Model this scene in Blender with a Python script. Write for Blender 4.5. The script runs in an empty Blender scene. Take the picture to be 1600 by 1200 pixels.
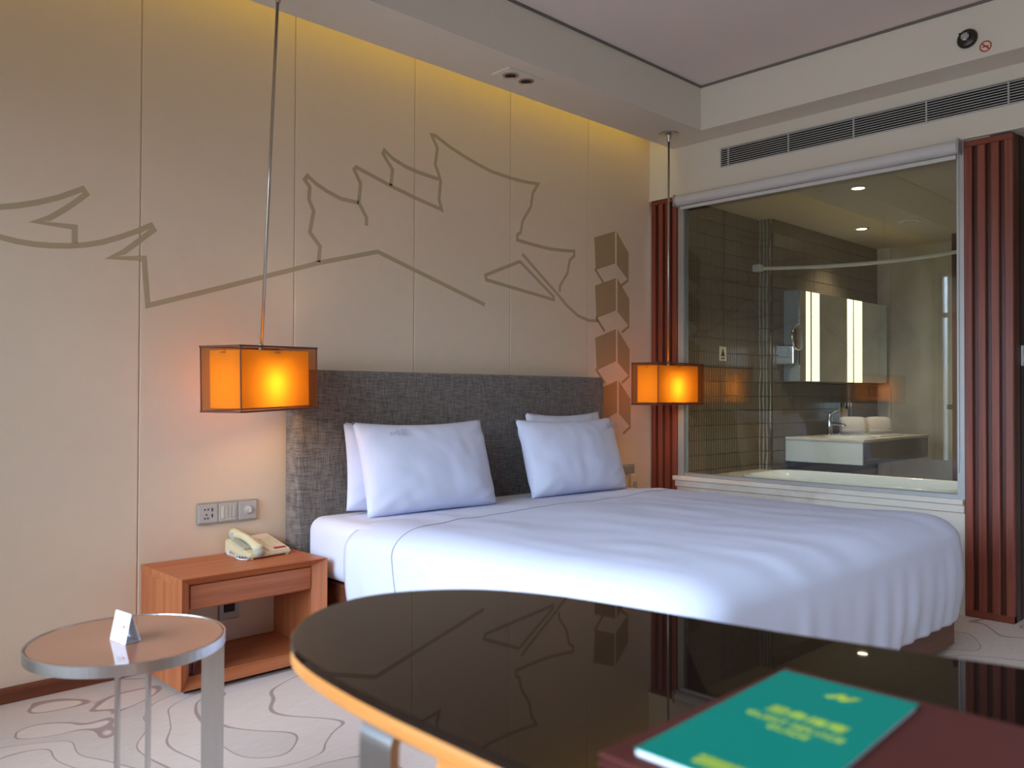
import bpy, bmesh, math, random
from mathutils import Vector, Matrix, noise

S = bpy.context.scene
COL = S.collection
PI = math.pi
random.seed(7)

# ------------------------------------------------------------------ camera
YAW, PITCH, ROLL = math.radians(45.7976), math.radians(0.7538), math.radians(0.1861)
CAM = Vector((-4.5233, -3.3547, 1.08))
cam_d = bpy.data.cameras.new('camera')
cam_d.sensor_width = 36.0
cam_d.lens = 36.0 * 1321.53 / 1600.0
cam_d.clip_start = 0.05
cam_d.clip_end = 200
cam_d.dof.use_dof = True
cam_d.dof.focus_distance = 4.3
cam_d.dof.aperture_fstop = 3.6
cam = bpy.data.objects.new('camera', cam_d)
COL.objects.link(cam)
fw = Vector((math.cos(YAW) * math.cos(PITCH), math.sin(YAW) * math.cos(PITCH), math.sin(PITCH)))
ri = Vector((math.sin(YAW), -math.cos(YAW), 0))
up = ri.cross(fw)
r2 = ri * math.cos(ROLL) + up * math.sin(ROLL)
u2 = up * math.cos(ROLL) - ri * math.sin(ROLL)
mw = Matrix((r2, u2, -fw)).transposed().to_4x4()
mw.translation = CAM
cam.matrix_world = mw
S.camera = cam

# ------------------------------------------------------------------ world, exposure
S.view_settings.view_transform = 'Standard'
S.view_settings.look = 'None'
S.view_settings.gamma = 1.0
S.view_settings.use_curve_mapping = False
S.view_settings.exposure = 0.15
S.cycles.use_denoising = True
S.cycles.use_adaptive_sampling = True
S.cycles.adaptive_threshold = 0.02
S.cycles.max_bounces = 10
S.cycles.diffuse_bounces = 5
S.cycles.glossy_bounces = 5
S.cycles.transmission_bounces = 6
S.cycles.transparent_max_bounces = 12
S.cycles.sample_clamp_indirect = 6.0
S.cycles.caustics_reflective = False
S.cycles.caustics_refractive = False

SKY_STRENGTH = 14.5
W = bpy.data.worlds.new('overcast_sky')
S.world = W
W.use_nodes = True
wn = W.node_tree
wn.nodes.clear()
w_out = wn.nodes.new('ShaderNodeOutputWorld')
w_bg = wn.nodes.new('ShaderNodeBackground')
w_bg.inputs['Strength'].default_value = SKY_STRENGTH
w_tc = wn.nodes.new('ShaderNodeTexCoord')
w_sep = wn.nodes.new('ShaderNodeSeparateXYZ')
w_map = wn.nodes.new('ShaderNodeMapRange')
w_map.inputs['From Min'].default_value = 0.0
w_map.inputs['From Max'].default_value = 0.20
w_ramp = wn.nodes.new('ShaderNodeValToRGB')
w_ramp.color_ramp.elements[0].color = (0.20, 0.21, 0.235, 1)     # ground far below; unseen skyline added to dim low light on the bed
w_ramp.color_ramp.elements[1].color = (0.60, 0.74, 1.0, 1)       # overcast sky
wn.links.new(w_tc.outputs['Generated'], w_sep.inputs[0])
wn.links.new(w_sep.outputs['Z'], w_map.inputs['Value'])
wn.links.new(w_map.outputs[0], w_ramp.inputs[0])
w_zen = wn.nodes.new('ShaderNodeMapRange')            # overcast luminance: zenith three times the horizon
w_zen.inputs['From Min'].default_value = 0.0
w_zen.inputs['From Max'].default_value = 1.0
w_zen.inputs['To Min'].default_value = 0.72
w_zen.inputs['To Max'].default_value = 2.16
wn.links.new(w_sep.outputs['Z'], w_zen.inputs['Value'])
w_mul = wn.nodes.new('ShaderNodeVectorMath')
w_mul.operation = 'SCALE'
wn.links.new(w_ramp.outputs[0], w_mul.inputs[0])
wn.links.new(w_zen.outputs[0], w_mul.inputs['Scale'])
wn.links.new(w_mul.outputs[0], w_bg.inputs['Color'])
wn.links.new(w_bg.outputs[0], w_out.inputs['Surface'])

# room numbers used all over (metres): wall_back is y = 0, wall_right is x = 0
XW = -5.05            # inner face of the window wall
YF = -4.75             # inner face of the wall behind the camera
WIN = (-4.55, -0.02, 0.25, 2.42)   # window y0, y1, z0, z1
ZS, ZC = 2.667, 2.921             # soffit underside, ceiling

pd = bpy.data.lights.new('window_portal', 'AREA')
pd.shape = 'RECTANGLE'
pd.size = WIN[3] - WIN[2]
pd.size_y = WIN[1] - WIN[0]
pd.cycles.is_portal = True
po = bpy.data.objects.new('window_portal', pd)
po.location = (XW - 0.02, (WIN[0] + WIN[1]) / 2, (WIN[2] + WIN[3]) / 2)
po.rotation_euler = (0, -PI / 2, 0)
COL.objects.link(po)


# ------------------------------------------------------------------ materials
def srgb(r, g, b):
    f = lambda c: (c / 255 / 12.92) if c / 255 <= 0.04045 else ((c / 255 + 0.055) / 1.055) ** 2.4
    return (f(r), f(g), f(b), 1.0)


def nt(name):
    m = bpy.data.materials.new(name)
    m.use_nodes = True
    t = m.node_tree
    b = t.nodes['Principled BSDF']
    return m, t, b


def setp(b, **k):
    for n, v in k.items():
        b.inputs[n.replace('_', ' ')].default_value = v


def plain(name, col, rough=0.5, metal=0.0, var=0.06, scale=14.0, bump=0.0, bscale=60.0, ior=1.5, coat=0.0, spec=None):
    """principled colour with a little noise variation and fine relief"""
    m, t, b = nt(name)
    setp(b, Roughness=rough, Metallic=metal, IOR=ior)
    if coat:
        b.inputs['Coat Weight'].default_value = coat
        b.inputs['Coat Roughness'].default_value = 0.03
    if spec is not None:
        b.inputs['Specular IOR Level'].default_value = spec
    tc = t.nodes.new('ShaderNodeTexCoord')
    nz = t.nodes.new('ShaderNodeTexNoise')
    nz.inputs['Scale'].default_value = scale
    nz.inputs['Detail'].default_value = 3
    t.links.new(tc.outputs['Object'], nz.inputs['Vector'])
    mx = t.nodes.new('ShaderNodeMix')
    mx.data_type = 'RGBA'
    mx.inputs[6].default_value = tuple(c * (1 - var) for c in col[:3]) + (1,)
    mx.inputs[7].default_value = tuple(min(1, c * (1 + var)) for c in col[:3]) + (1,)
    t.links.new(nz.outputs['Fac'], mx.inputs[0])
    t.links.new(mx.outputs[2], b.inputs['Base Color'])
    if bump:
        n2 = t.nodes.new('ShaderNodeTexNoise')
        n2.inputs['Scale'].default_value = bscale
        n2.inputs['Detail'].default_value = 2
        t.links.new(tc.outputs['Object'], n2.inputs['Vector'])
        bp = t.nodes.new('ShaderNodeBump')
        bp.inputs['Strength'].default_value = bump
        bp.inputs['Distance'].default_value = 0.002
        t.links.new(n2.outputs['Fac'], bp.inputs['Height'])
        t.links.new(bp.outputs[0], b.inputs['Normal'])
    return m


def wood(name, c0, c1, axis='X', rough=0.35, scale=1.0, coat=0.0):
    """straight-grained veneer, grain running along the axis"""
    m, t, b = nt(name)
    setp(b, Roughness=rough)
    if coat:
        b.inputs['Coat Weight'].default_value = coat
        b.inputs['Coat Roughness'].default_value = 0.12
    tc = t.nodes.new('ShaderNodeTexCoord')
    mp = t.nodes.new('ShaderNodeMapping')
    lo, hi = 1.2 * scale, 38 * scale
    mp.inputs['Scale'].default_value = {'X': (lo, hi, hi), 'Y': (hi, lo, hi), 'Z': (hi, hi, lo)}[axis]
    t.links.new(tc.outputs['Object'], mp.inputs['Vector'])
    nz = t.nodes.new('ShaderNodeTexNoise')
    nz.inputs['Scale'].default_value = 1.0
    nz.inputs['Detail'].default_value = 5
    nz.inputs['Roughness'].default_value = 0.65
    nz.inputs['Distortion'].default_value = 0.4
    t.links.new(mp.outputs[0], nz.inputs['Vector'])
    rp = t.nodes.new('ShaderNodeValToRGB')
    rp.color_ramp.elements[0].position = 0.28
    rp.color_ramp.elements[0].color = c0
    rp.color_ramp.elements[1].position = 0.72
    rp.color_ramp.elements[1].color = c1
    t.links.new(nz.outputs['Fac'], rp.inputs[0])
    t.links.new(rp.outputs[0], b.inputs['Base Color'])
    return m


def weave(name, c0, c1, freq=330.0, rough=0.9):
    """two-tone linen weave"""
    m, t, b = nt(name)
    setp(b, Roughness=rough)
    b.inputs['Sheen Weight'].default_value = 0.15
    tc = t.nodes.new('ShaderNodeTexCoord')
    fac = []
    for sc in ((freq, freq * .06, freq * .06), (freq * .06, freq * .06, freq)):
        mp = t.nodes.new('ShaderNodeMapping')
        mp.inputs['Scale'].default_value = sc
        t.links.new(tc.outputs['Object'], mp.inputs['Vector'])
        nz = t.nodes.new('ShaderNodeTexNoise')
        nz.inputs['Scale'].default_value = 1.0
        nz.inputs['Detail'].default_value = 2
        t.links.new(mp.outputs[0], nz.inputs['Vector'])
        fac.append(nz)
    ad = t.nodes.new('ShaderNodeMath')
    ad.operation = 'ADD'
    t.links.new(fac[0].outputs['Fac'], ad.inputs[0])
    t.links.new(fac[1].outputs['Fac'], ad.inputs[1])
    mr = t.nodes.new('ShaderNodeMapRange')
    mr.inputs['From Min'].default_value = 0.75
    mr.inputs['From Max'].default_value = 1.25
    t.links.new(ad.outputs[0], mr.inputs['Value'])
    mx = t.nodes.new('ShaderNodeMix')
    mx.data_type = 'RGBA'
    mx.inputs[6].default_value = c0
    mx.inputs[7].default_value = c1
    t.links.new(mr.outputs[0], mx.inputs[0])
    t.links.new(mx.outputs[2], b.inputs['Base Color'])
    return m


def brushed(name, col, rough=0.32):
    m, t, b = nt(name)
    setp(b, Metallic=1.0, Roughness=rough)
    tc = t.nodes.new('ShaderNodeTexCoord')
    mp = t.nodes.new('ShaderNodeMapping')
    mp.inputs['Scale'].default_value = (90, 90, 3)
    nz = t.nodes.new('ShaderNodeTexNoise')
    nz.inputs['Scale'].default_value = 2
    mx = t.nodes.new('ShaderNodeMix')
    mx.data_type = 'RGBA'
    mx.inputs[6].default_value = tuple(c * .88 for c in col[:3]) + (1,)
    mx.inputs[7].default_value = col
    t.links.new(tc.outputs['Object'], mp.inputs[0])
    t.links.new(mp.outputs[0], nz.inputs['Vector'])
    t.links.new(nz.outputs['Fac'], mx.inputs[0])
    t.links.new(mx.outputs[2], b.inputs['Base Color'])
    return m


def emit(name, col, strength):
    m, t, b = nt(name)
    b.inputs['Base Color'].default_value = col
    b.inputs['Emission Color'].default_value = col
    b.inputs['Emission Strength'].default_value = strength
    return m


def thin_glass(name, tint=(0.93, 0.96, 0.95, 1), ior=1.5):
    """clear pane: Fresnel mirror over a slightly tinted clear sheet"""
    m = bpy.data.materials.new(name)
    m.use_nodes = True
    t = m.node_tree
    t.nodes.clear()
    out = t.nodes.new('ShaderNodeOutputMaterial')
    tr = t.nodes.new('ShaderNodeBsdfTransparent')
    tr.inputs[0].default_value = tint
    gl = t.nodes.new('ShaderNodeBsdfGlossy')
    gl.inputs['Roughness'].default_value = 0.0
    fr = t.nodes.new('ShaderNodeFresnel')
    fr.inputs['IOR'].default_value = ior
    mx = t.nodes.new('ShaderNodeMixShader')
    t.links.new(fr.outputs[0], mx.inputs[0])
    t.links.new(tr.outputs[0], mx.inputs[1])
    t.links.new(gl.outputs[0], mx.inputs[2])
    t.links.new(mx.outputs[0], out.inputs['Surface'])
    return m


def gauze(name, col, clear=0.5, trans=0.5, clear_col=(1, 1, 1, 1)):
    """thin lamp or curtain cloth: part see-through, part lit from behind"""
    m = bpy.data.materials.new(name)
    m.use_nodes = True
    t = m.node_tree
    t.nodes.clear()
    out = t.nodes.new('ShaderNodeOutputMaterial')
    df = t.nodes.new('ShaderNodeBsdfDiffuse')
    df.inputs[0].default_value = col
    tl = t.nodes.new('ShaderNodeBsdfTranslucent')
    tl.inputs[0].default_value = col
    tr = t.nodes.new('ShaderNodeBsdfTransparent')
    tr.inputs[0].default_value = clear_col
    m1 = t.nodes.new('ShaderNodeMixShader')
    m1.inputs[0].default_value = trans
    t.links.new(df.outputs[0], m1.inputs[1])
    t.links.new(tl.outputs[0], m1.inputs[2])
    m2 = t.nodes.new('ShaderNodeMixShader')
    m2.inputs[0].default_value = clear
    t.links.new(m1.outputs[0], m2.inputs[1])
    t.links.new(tr.outputs[0], m2.inputs[2])
    t.links.new(m2.outputs[0], out.inputs['Surface'])
    return m


def carpet_mat():
    m, t, b = nt('carpet_contour')
    setp(b, Roughness=0.95)
    b.inputs['Sheen Weight'].default_value = 0.2
    tc = t.nodes.new('ShaderNodeTexCoord')

    def noise_n(scale, detail=1.0, vec=None, dist=0.0):
        n = t.nodes.new('ShaderNodeTexNoise')
        n.inputs['Scale'].default_value = scale
        n.inputs['Detail'].default_value = detail
        n.inputs['Distortion'].default_value = dist
        t.links.new(vec if vec is not None else tc.outputs['Object'], n.inputs['Vector'])
        return n

    def math_n(op, a, v=None, c=None):
        n = t.nodes.new('ShaderNodeMath')
        n.operation = op
        t.links.new(a, n.inputs[0])
        if v is not None:
            n.inputs[1].default_value = v
        if c is not None:
            n.inputs[2].default_value = c
        return n.outputs[0]

    n = noise_n(1.5, 1.6, dist=0.35).outputs['Fac']
    ping = math_n('PINGPONG', math_n('MULTIPLY', n, 11.0), 0.5)
    mr = t.nodes.new('ShaderNodeMapRange')
    mr.inputs['From Min'].default_value = 0.020
    mr.inputs['From Max'].default_value = 0.040
    mr.inputs['To Min'].default_value = 1.0
    mr.inputs['To Max'].default_value = 0.0
    t.links.new(ping, mr.inputs['Value'])
    # some of the bands between two lines are a shade deeper
    fl = math_n('FLOOR', math_n('MULTIPLY', n, 11.0))
    odd = math_n('MODULO', fl, 3.0)
    band = math_n('COMPARE', odd, 1.0, 0.1)
    # fine woven ribs across the pile
    mp = t.nodes.new('ShaderNodeMapping')
    mp.inputs['Rotation'].default_value = (0, 0, math.radians(0))
    mp.inputs['Scale'].default_value = (14, 190, 1)
    t.links.new(tc.outputs['Object'], mp.inputs[0])
    rib = noise_n(1.0, 2.0, mp.outputs[0]).outputs['Fac']

    def mix(fac, a, bcol):
        x = t.nodes.new('ShaderNodeMix')
        x.data_type = 'RGBA'
        if isinstance(fac, float):
            x.inputs[0].default_value = fac
        else:
            t.links.new(fac, x.inputs[0])
        for i, v in ((6, a), (7, bcol)):
            if isinstance(v, tuple):
                x.inputs[i].default_value = v
            else:
                t.links.new(v, x.inputs[i])
        return x.outputs[2]

    base = mix(rib, srgb(204, 180, 162), srgb(234, 210, 190))
    deep = mix(rib, srgb(184, 164, 146), srgb(212, 192, 174))
    c = mix(math_n('MULTIPLY', band, 0.55), base, deep)
    c = mix(math_n('MULTIPLY', mr.outputs[0], 0.85), c, srgb(152, 112, 98))
    t.links.new(c, b.inputs['Base Color'])
    bp = t.nodes.new('ShaderNodeBump')
    bp.inputs['Strength'].default_value = 0.35
    bp.inputs['Distance'].default_value = 0.004
    t.links.new(rib, bp.inputs['Height'])
    t.links.new(bp.outputs[0], b.inputs['Normal'])
    return m


def tile_mat(name, axis, dark, light, rough=0.25, wavy=0.3):
    """glazed tile with upright ribs; axis is the horizontal axis along the wall"""
    m, t, b = nt(name)
    setp(b, Roughness=rough)
    tc = t.nodes.new('ShaderNodeTexCoord')
    geo = t.nodes.new('ShaderNodeNewGeometry')
    mp = t.nodes.new('ShaderNodeMapping')
    mp.inputs['Scale'].default_value = (1, 1, 0.22)
    t.links.new(geo.outputs['Position'], mp.inputs[0])
    wv = t.nodes.new('ShaderNodeTexWave')
    wv.wave_type = 'BANDS'
    wv.bands_direction = axis
    wv.inputs['Scale'].default_value = 11.0
    wv.inputs['Distortion'].default_value = wavy * 6
    wv.inputs['Detail'].default_value = 1.0
    wv.inputs['Detail Scale'].default_value = 1.6
    t.links.new(mp.outputs[0], wv.inputs['Vector'])
    rp = t.nodes.new('ShaderNodeValToRGB')
    rp.color_ramp.elements[0].position = 0.72
    rp.color_ramp.elements[0].color = dark
    rp.color_ramp.elements[1].position = 0.97
    rp.color_ramp.elements[1].color = light
    t.links.new(wv.outputs['Fac'], rp.inputs[0])
    t.links.new(rp.outputs[0], b.inputs['Base Color'])
    bp = t.nodes.new('ShaderNodeBump')
    bp.inputs['Strength'].default_value = 0.4
    bp.inputs['Distance'].default_value = 0.002
    t.links.new(wv.outputs['Fac'], bp.inputs['Height'])
    t.links.new(bp.outputs[0], b.inputs['Normal'])
    return m


def marble(name, c0, c1, rough=0.2):
    m, t, b = nt(name)
    setp(b, Roughness=rough)
    tc = t.nodes.new('ShaderNodeTexCoord')
    nz = t.nodes.new('ShaderNodeTexNoise')
    nz.inputs['Scale'].default_value = 2.2
    nz.inputs['Detail'].default_value = 8
    nz.inputs['Distortion'].default_value = 1.2
    rp = t.nodes.new('ShaderNodeValToRGB')
    rp.color_ramp.elements[0].position = 0.35
    rp.color_ramp.elements[0].color = c0
    rp.color_ramp.elements[1].position = 0.62
    rp.color_ramp.elements[1].color = c1
    t.links.new(tc.outputs['Object'], nz.inputs['Vector'])
    t.links.new(nz.outputs['Fac'], rp.inputs[0])
    t.links.new(rp.outputs[0], b.inputs['Base Color'])
    return m


M = {}
M['paint'] = plain('white_paint', srgb(226, 218, 204), 0.75, var=0.02, bump=0.08, bscale=220)
M['ceiling'] = plain('ceiling_paint', srgb(232, 220, 212), 0.85, var=0.02)
M['panel'] = plain('wall_panel_fabric', srgb(233, 210, 182), 0.85, var=0.03, bump=0.2, bscale=600)
M['mural'] = plain('mural_print', srgb(188, 167, 132), 0.85, var=0.03)
M['mural_dark'] = plain('mural_print_solid', srgb(180, 151, 112), 0.85, var=0.03)
M['joint'] = plain('panel_joint', srgb(222, 202, 176), 0.9)
M['gap'] = plain('ceiling_shadow_gap', srgb(120, 112, 104), 0.9)
M['carpet'] = carpet_mat()
M['base_wood'] = wood('baseboard_wood', srgb(98, 48, 28), srgb(132, 70, 42), 'X', 0.35)
M['night_x'] = wood('nightstand_wood_x', srgb(166, 88, 48), srgb(204, 122, 74), 'X', 0.45)
M['night_y'] = wood('nightstand_wood_y', srgb(166, 88, 48), srgb(204, 122, 74), 'Y', 0.45)
M['night_z'] = wood('nightstand_wood_z', srgb(166, 88, 48), srgb(204, 122, 74), 'Z', 0.45)
M['dark_wood_z'] = wood('column_wood', srgb(108, 48, 34), srgb(158, 82, 60), 'Z', 0.4)
M['dark_wood_y'] = wood('column_wood_rail', srgb(100, 44, 30), srgb(146, 74, 52), 'Y', 0.3)
M['groove_wood'] = wood('column_back_wood', srgb(70, 30, 20), srgb(100, 48, 34), 'Z', 0.35)
M['corridor'] = wood('corridor_wood', srgb(44, 20, 12), srgb(62, 30, 20), 'Z', 0.35)
M['bed_wood'] = wood('bed_base_wood', srgb(92, 50, 30), srgb(120, 70, 44), 'X', 0.4)
M['desk_wood'] = wood('desk_wood', srgb(196, 122, 58), srgb(226, 156, 84), 'Y', 0.3, coat=0.3)
M['desk_glass'] = plain('black_backpainted_glass', srgb(30, 21, 17), 0.02, var=0.02, ior=1.52)
M['desk_glass'].node_tree.nodes['Principled BSDF'].inputs['Specular Tint'].default_value = (1.0, 0.78, 0.66, 1)
M['linen'] = plain('white_linen', srgb(224, 226, 244), 0.85, var=0.015, bump=0.12, bscale=240)
M['sheet'] = plain('white_sheet', srgb(228, 228, 242), 0.85, var=0.015)
M['piping'] = plain('grey_piping', srgb(168, 168, 180), 0.8)
M['headboard'] = weave('headboard_linen', srgb(84, 76, 72), srgb(142, 131, 121))
M['steel'] = brushed('brushed_steel', (0.60, 0.58, 0.56, 1), 0.30)
M['nickel'] = brushed('satin_nickel', (0.55, 0.50, 0.44, 1), 0.28)
M['chrome'] = plain('chrome', (0.75, 0.77, 0.8, 1), 0.06, metal=1.0, var=0.01)
M['darkmetal'] = plain('dark_metal', srgb(74, 70, 64), 0.25, metal=0.9)
M['table_glass'] = plain('bronze_glass_top', srgb(172, 112, 80), 0.03, var=0.03, ior=2.6)
M['plate'] = plain('silver_plastic_plate', srgb(168, 164, 152), 0.35, metal=0.25)
M['plate_light'] = plain('plate_module', srgb(190, 186, 176), 0.4, metal=0.15)
M['plate_cream'] = plain('plate_rocker_cream', srgb(212, 204, 176), 0.4)
M['hole'] = plain('dark_slot', srgb(30, 28, 26), 0.7)
M['phone'] = plain('cream_phone_plastic', srgb(222, 208, 168), 0.38)
M['phone_pale'] = plain('pale_phone_faceplate', srgb(236, 214, 190), 0.45)
M['phone_grey'] = plain('grey_phone_side', srgb(176, 178, 160), 0.45)
M['red'] = plain('red_print', srgb(178, 58, 46), 0.5)
M['paper'] = plain('white_paper', srgb(236, 238, 244), 0.7, var=0.01)
M['paper_tint'] = plain('pale_card_print', srgb(190, 214, 218), 0.7)
M['leather'] = plain('brown_leather', srgb(90, 44, 38), 0.65, spec=0.12, var=0.1, bump=0.3, bscale=400)
M['green'] = plain('green_cover', srgb(6, 132, 112), 0.6, var=0.03, spec=0.15)
M['yellow'] = plain('yellow_green_print', srgb(196, 206, 40), 0.4)
M['glass'] = thin_glass('clear_glass', (0.90, 0.93, 0.91, 1), 1.65)
M['winglass'] = thin_glass('window_glass')
M['alu'] = plain('grey_aluminium_frame', srgb(178, 178, 176), 0.4, metal=0.4)
M['blind'] = plain('white_blind', srgb(214, 212, 210), 0.6)
M['tile_x'] = tile_mat('ribbed_brown_tile', 'X', srgb(84, 74, 60), srgb(136, 122, 100), 0.3, 0.03)
M['tile_y'] = tile_mat('glossy_wavy_tile', 'Y', srgb(104, 96, 84), srgb(196, 188, 172), 0.12, 0.55)
M['grout'] = plain('tile_grout', srgb(206, 194, 168), 0.85)
M['stone'] = marble('pale_stone', srgb(192, 182, 164), srgb(210, 201, 184), 0.3)
M['marble'] = marble('cream_marble', srgb(206, 194, 176), srgb(232, 222, 206), 0.2)
M['tub'] = plain('white_tub_acrylic', srgb(226, 230, 232), 0.12, var=0.01)
M['vanity'] = plain('white_lacquer', srgb(220, 226, 226), 0.12, var=0.01)
M['vanity_wood'] = wood('vanity_shaded_wood', srgb(64, 50, 38), srgb(84, 66, 50), 'X', 0.3)  # dark tone partly holds the shade of the front facing away
M['mirror'] = plain('mirror_silver', (0.82, 0.84, 0.80, 1), 0.02, metal=1.0, var=0.0)
M['cab_side'] = plain('grey_cabinet_side', srgb(150, 160, 166), 0.2)
M['strip_light'] = emit('mirror_light_strip', (1.0, 0.93, 0.62, 1), 1.5)
M['downlight'] = emit('downlight_lens', (1.0, 0.86, 0.62, 1), 14.0)
M['towel'] = plain('white_towel', srgb(228, 216, 204), 0.95, bump=0.6, bscale=300)
M['bottle'] = plain('amber_toiletry', srgb(206, 160, 110), 0.2)
M['bottle2'] = plain('pale_toiletry', srgb(226, 208, 184), 0.25)
M['sign'] = plain('sign_white', srgb(206, 200, 176), 0.4)
M['black'] = plain('black_print', srgb(26, 24, 22), 0.5)
M['bath_floor'] = plain('bathroom_floor_stone', srgb(120, 112, 100), 0.3)
M['bath_ceiling'] = plain('bathroom_ceiling_paint', srgb(206, 196, 178), 0.8, var=0.02)
M['grille'] = plain('grille_white', srgb(196, 192, 188), 0.5)
M['void'] = plain('duct_black', srgb(22, 20, 18), 0.9)
M['shade_in'] = gauze('inner_shade_cloth', (0.90, 0.50, 0.055, 1), clear=0.0, trans=0.6)
M['shade_out'] = gauze('outer_organza_shade', (0.30, 0.13, 0.05, 1), clear=0.62, trans=0.5, clear_col=(0.97, 0.80, 0.60, 1))
M['shade_trim'] = plain('brown_shade_binding', srgb(110, 62, 44), 0.7)
M['bulb'] = emit('warm_bulb', (1.0, 0.62, 0.2, 1), 18.0)
M['curtain'] = gauze('ochre_curtain', (0.62, 0.55, 0.33, 1), clear=0.02, trans=0.45)
M['maroon'] = plain('maroon_cover', srgb(92, 28, 44), 0.5)
M['white_plastic'] = plain('white_plastic', srgb(224, 224, 222), 0.4)
M['cove_led'] = emit('cove_led', (1.0, 0.72, 0.22, 1), 2.0)


# ------------------------------------------------------------------ helpers
def tag(o, label=None, cat=None, group=None, kind=None):
    if label:
        o['label'] = label
    if cat:
        o['category'] = cat
    if group:
        o['group'] = group
    if kind:
        o['kind'] = kind
    return o


def thing(name, label, cat, loc=(0, 0, 0), rot=(0, 0, 0), group=None):
    o = bpy.data.objects.new(name, None)
    o.empty_display_size = 0.05
    o.location = loc
    o.rotation_euler = rot
    COL.objects.link(o)
    return tag(o, label, cat, group)


def mk(name, bm, mat, parent=None, world=False, smooth=False):
    """link a bmesh as one object. world=True: coordinates are room coordinates of an unrotated parent"""
    if world and parent is not None:
        o = Vector((0, 0, 0))
        p = parent
        while p is not None:
            o += p.location
            p = p.parent
        bmesh.ops.translate(bm, verts=bm.verts, vec=-o)
    bmesh.ops.recalc_face_normals(bm, faces=bm.faces)
    me = bpy.data.meshes.new(name)
    bm.to_mesh(me)
    bm.free()
    if smooth:
        for p in me.polygons:
            p.use_smooth = True
    ob = bpy.data.objects.new(name, me)
    if isinstance(mat, (list, tuple)):
        for q in mat:
            me.materials.append(q)
    else:
        me.materials.append(mat)
    COL.objects.link(ob)
    if parent is not None:
        ob.parent = parent
    return ob


def B():
    return bmesh.new()


def box(bm, x0, x1, y0, y1, z0, z1, bev=0.0, seg=2):
    if x0 > x1: x0, x1 = x1, x0
    if y0 > y1: y0, y1 = y1, y0
    if z0 > z1: z0, z1 = z1, z0
    r = bmesh.ops.create_cube(bm, size=1.0)
    vs = r['verts']
    for v in vs:
        v.co = Vector((x0 + (v.co.x + .5) * (x1 - x0), y0 + (v.co.y + .5) * (y1 - y0), z0 + (v.co.z + .5) * (z1 - z0)))
    if bev:
        es = list({e for v in vs for e in v.link_edges})
        bmesh.ops.bevel(bm, geom=es, offset=bev, segments=seg, profile=0.5, affect='EDGES', clamp_overlap=True)
    return bm


def bx(*a, **k):
    return box(B(), *a, **k)


def tube(bm, pts, r, n=10, cap=True):
    pts = [Vector(p) for p in pts]
    rings = []
    prev = None
    for i, p in enumerate(pts):
        t = (pts[min(i + 1, len(pts) - 1)] - pts[max(i - 1, 0)]).normalized()
        if prev is None:
            a = t.orthogonal().normalized()
        else:
            a = (prev - t * prev.dot(t)).normalized()
        prev = a
        b = t.cross(a)
        rr = r[i] if isinstance(r, (list, tuple)) else r
        rings.append([bm.verts.new(p + a * rr * math.cos(2 * PI * k / n) + b * rr * math.sin(2 * PI * k / n)) for k in range(n)])
    for i in range(len(rings) - 1):
        for k in range(n):
            bm.faces.new((rings[i][k], rings[i][(k + 1) % n], rings[i + 1][(k + 1) % n], rings[i + 1][k]))
    if cap:
        bm.faces.new(rings[0])
        bm.faces.new(rings[-1])
    return bm


def lathe(bm, prof, c=(0, 0, 0), n=32, axis='Z'):
    """profile of (radius, height) turned round the axis"""
    c = Vector(c)
    rings = []
    for r, h in prof:
        ring = []
        for k in range(n):
            a = 2 * PI * k / n
            if axis == 'Z':
                v = Vector((r * math.cos(a), r * math.sin(a), h))
            elif axis == 'X':
                v = Vector((h, r * math.cos(a), r * math.sin(a)))
            else:
                v = Vector((r * math.cos(a), h, r * math.sin(a)))
            ring.append(bm.verts.new(c + v))
        rings.append(ring)
    for i in range(len(rings) - 1):
        for k in range(n):
            bm.faces.new((rings[i][k], rings[i][(k + 1) % n], rings[i + 1][(k + 1) % n], rings[i + 1][k]))
    bm.faces.new(rings[0])
    bm.faces.new(rings[-1])
    return bm


def prism(bm, poly, z0, z1, axis='Z'):
    """extrude a 2-D polygon; axis Z: (x,y); axis Y: (x,z); axis X: (y,z)"""
    def P(a, b, h):
        return {'Z': (a, b, h), 'Y': (a, h, b), 'X': (h, a, b)}[axis]
    lo = [bm.verts.new(P(a, b, z0)) for a, b in poly]
    hi = [bm.verts.new(P(a, b, z1)) for a, b in poly]
    n = len(poly)
    bm.faces.new(lo)
    bm.faces.new(hi)
    for i in range(n):
        bm.faces.new((lo[i], lo[(i + 1) % n], hi[(i + 1) % n], hi[i]))
    return bm


def copy_tree(root, parent=None):
    c = root.copy()
    COL.objects.link(c)
    c.parent = parent
    for ch in [o for o in list(bpy.data.objects) if o.parent == root]:
        copy_tree(ch, c)
    return c


def text_mesh(name, body, size, mat, parent, mtx, align='CENTER', shear=0.0, depth=0.0002, squash=1.0, bold=0.0):
    cu = bpy.data.curves.new(name + '_curve', 'FONT')
    cu.body = body
    cu.size = size
    cu.align_x = align
    cu.align_y = 'CENTER'
    cu.extrude = depth
    cu.shear = shear
    cu.offset = bold
    cu.resolution_u = 3
    ob = bpy.data.objects.new(name + '_tmp', cu)
    COL.objects.link(ob)
    dg = bpy.context.evaluated_depsgraph_get()
    me = bpy.data.meshes.new_from_object(ob.evaluated_get(dg))
    bpy.data.objects.remove(ob)
    bpy.data.curves.remove(cu)
    me.transform(mtx @ Matrix.Diagonal((squash, 1, 1, 1)))
    me.materials.clear()
    me.materials.append(mat)
    o = bpy.data.objects.new(name, me)
    COL.objects.link(o)
    o.parent = parent
    return o


def structure(name, bm, mat, label=None, parent=None, world=False):
    o = mk(name, bm, mat, parent, world)
    if parent is None:
        tag(o, label, None, None, 'structure')
    return o


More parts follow.
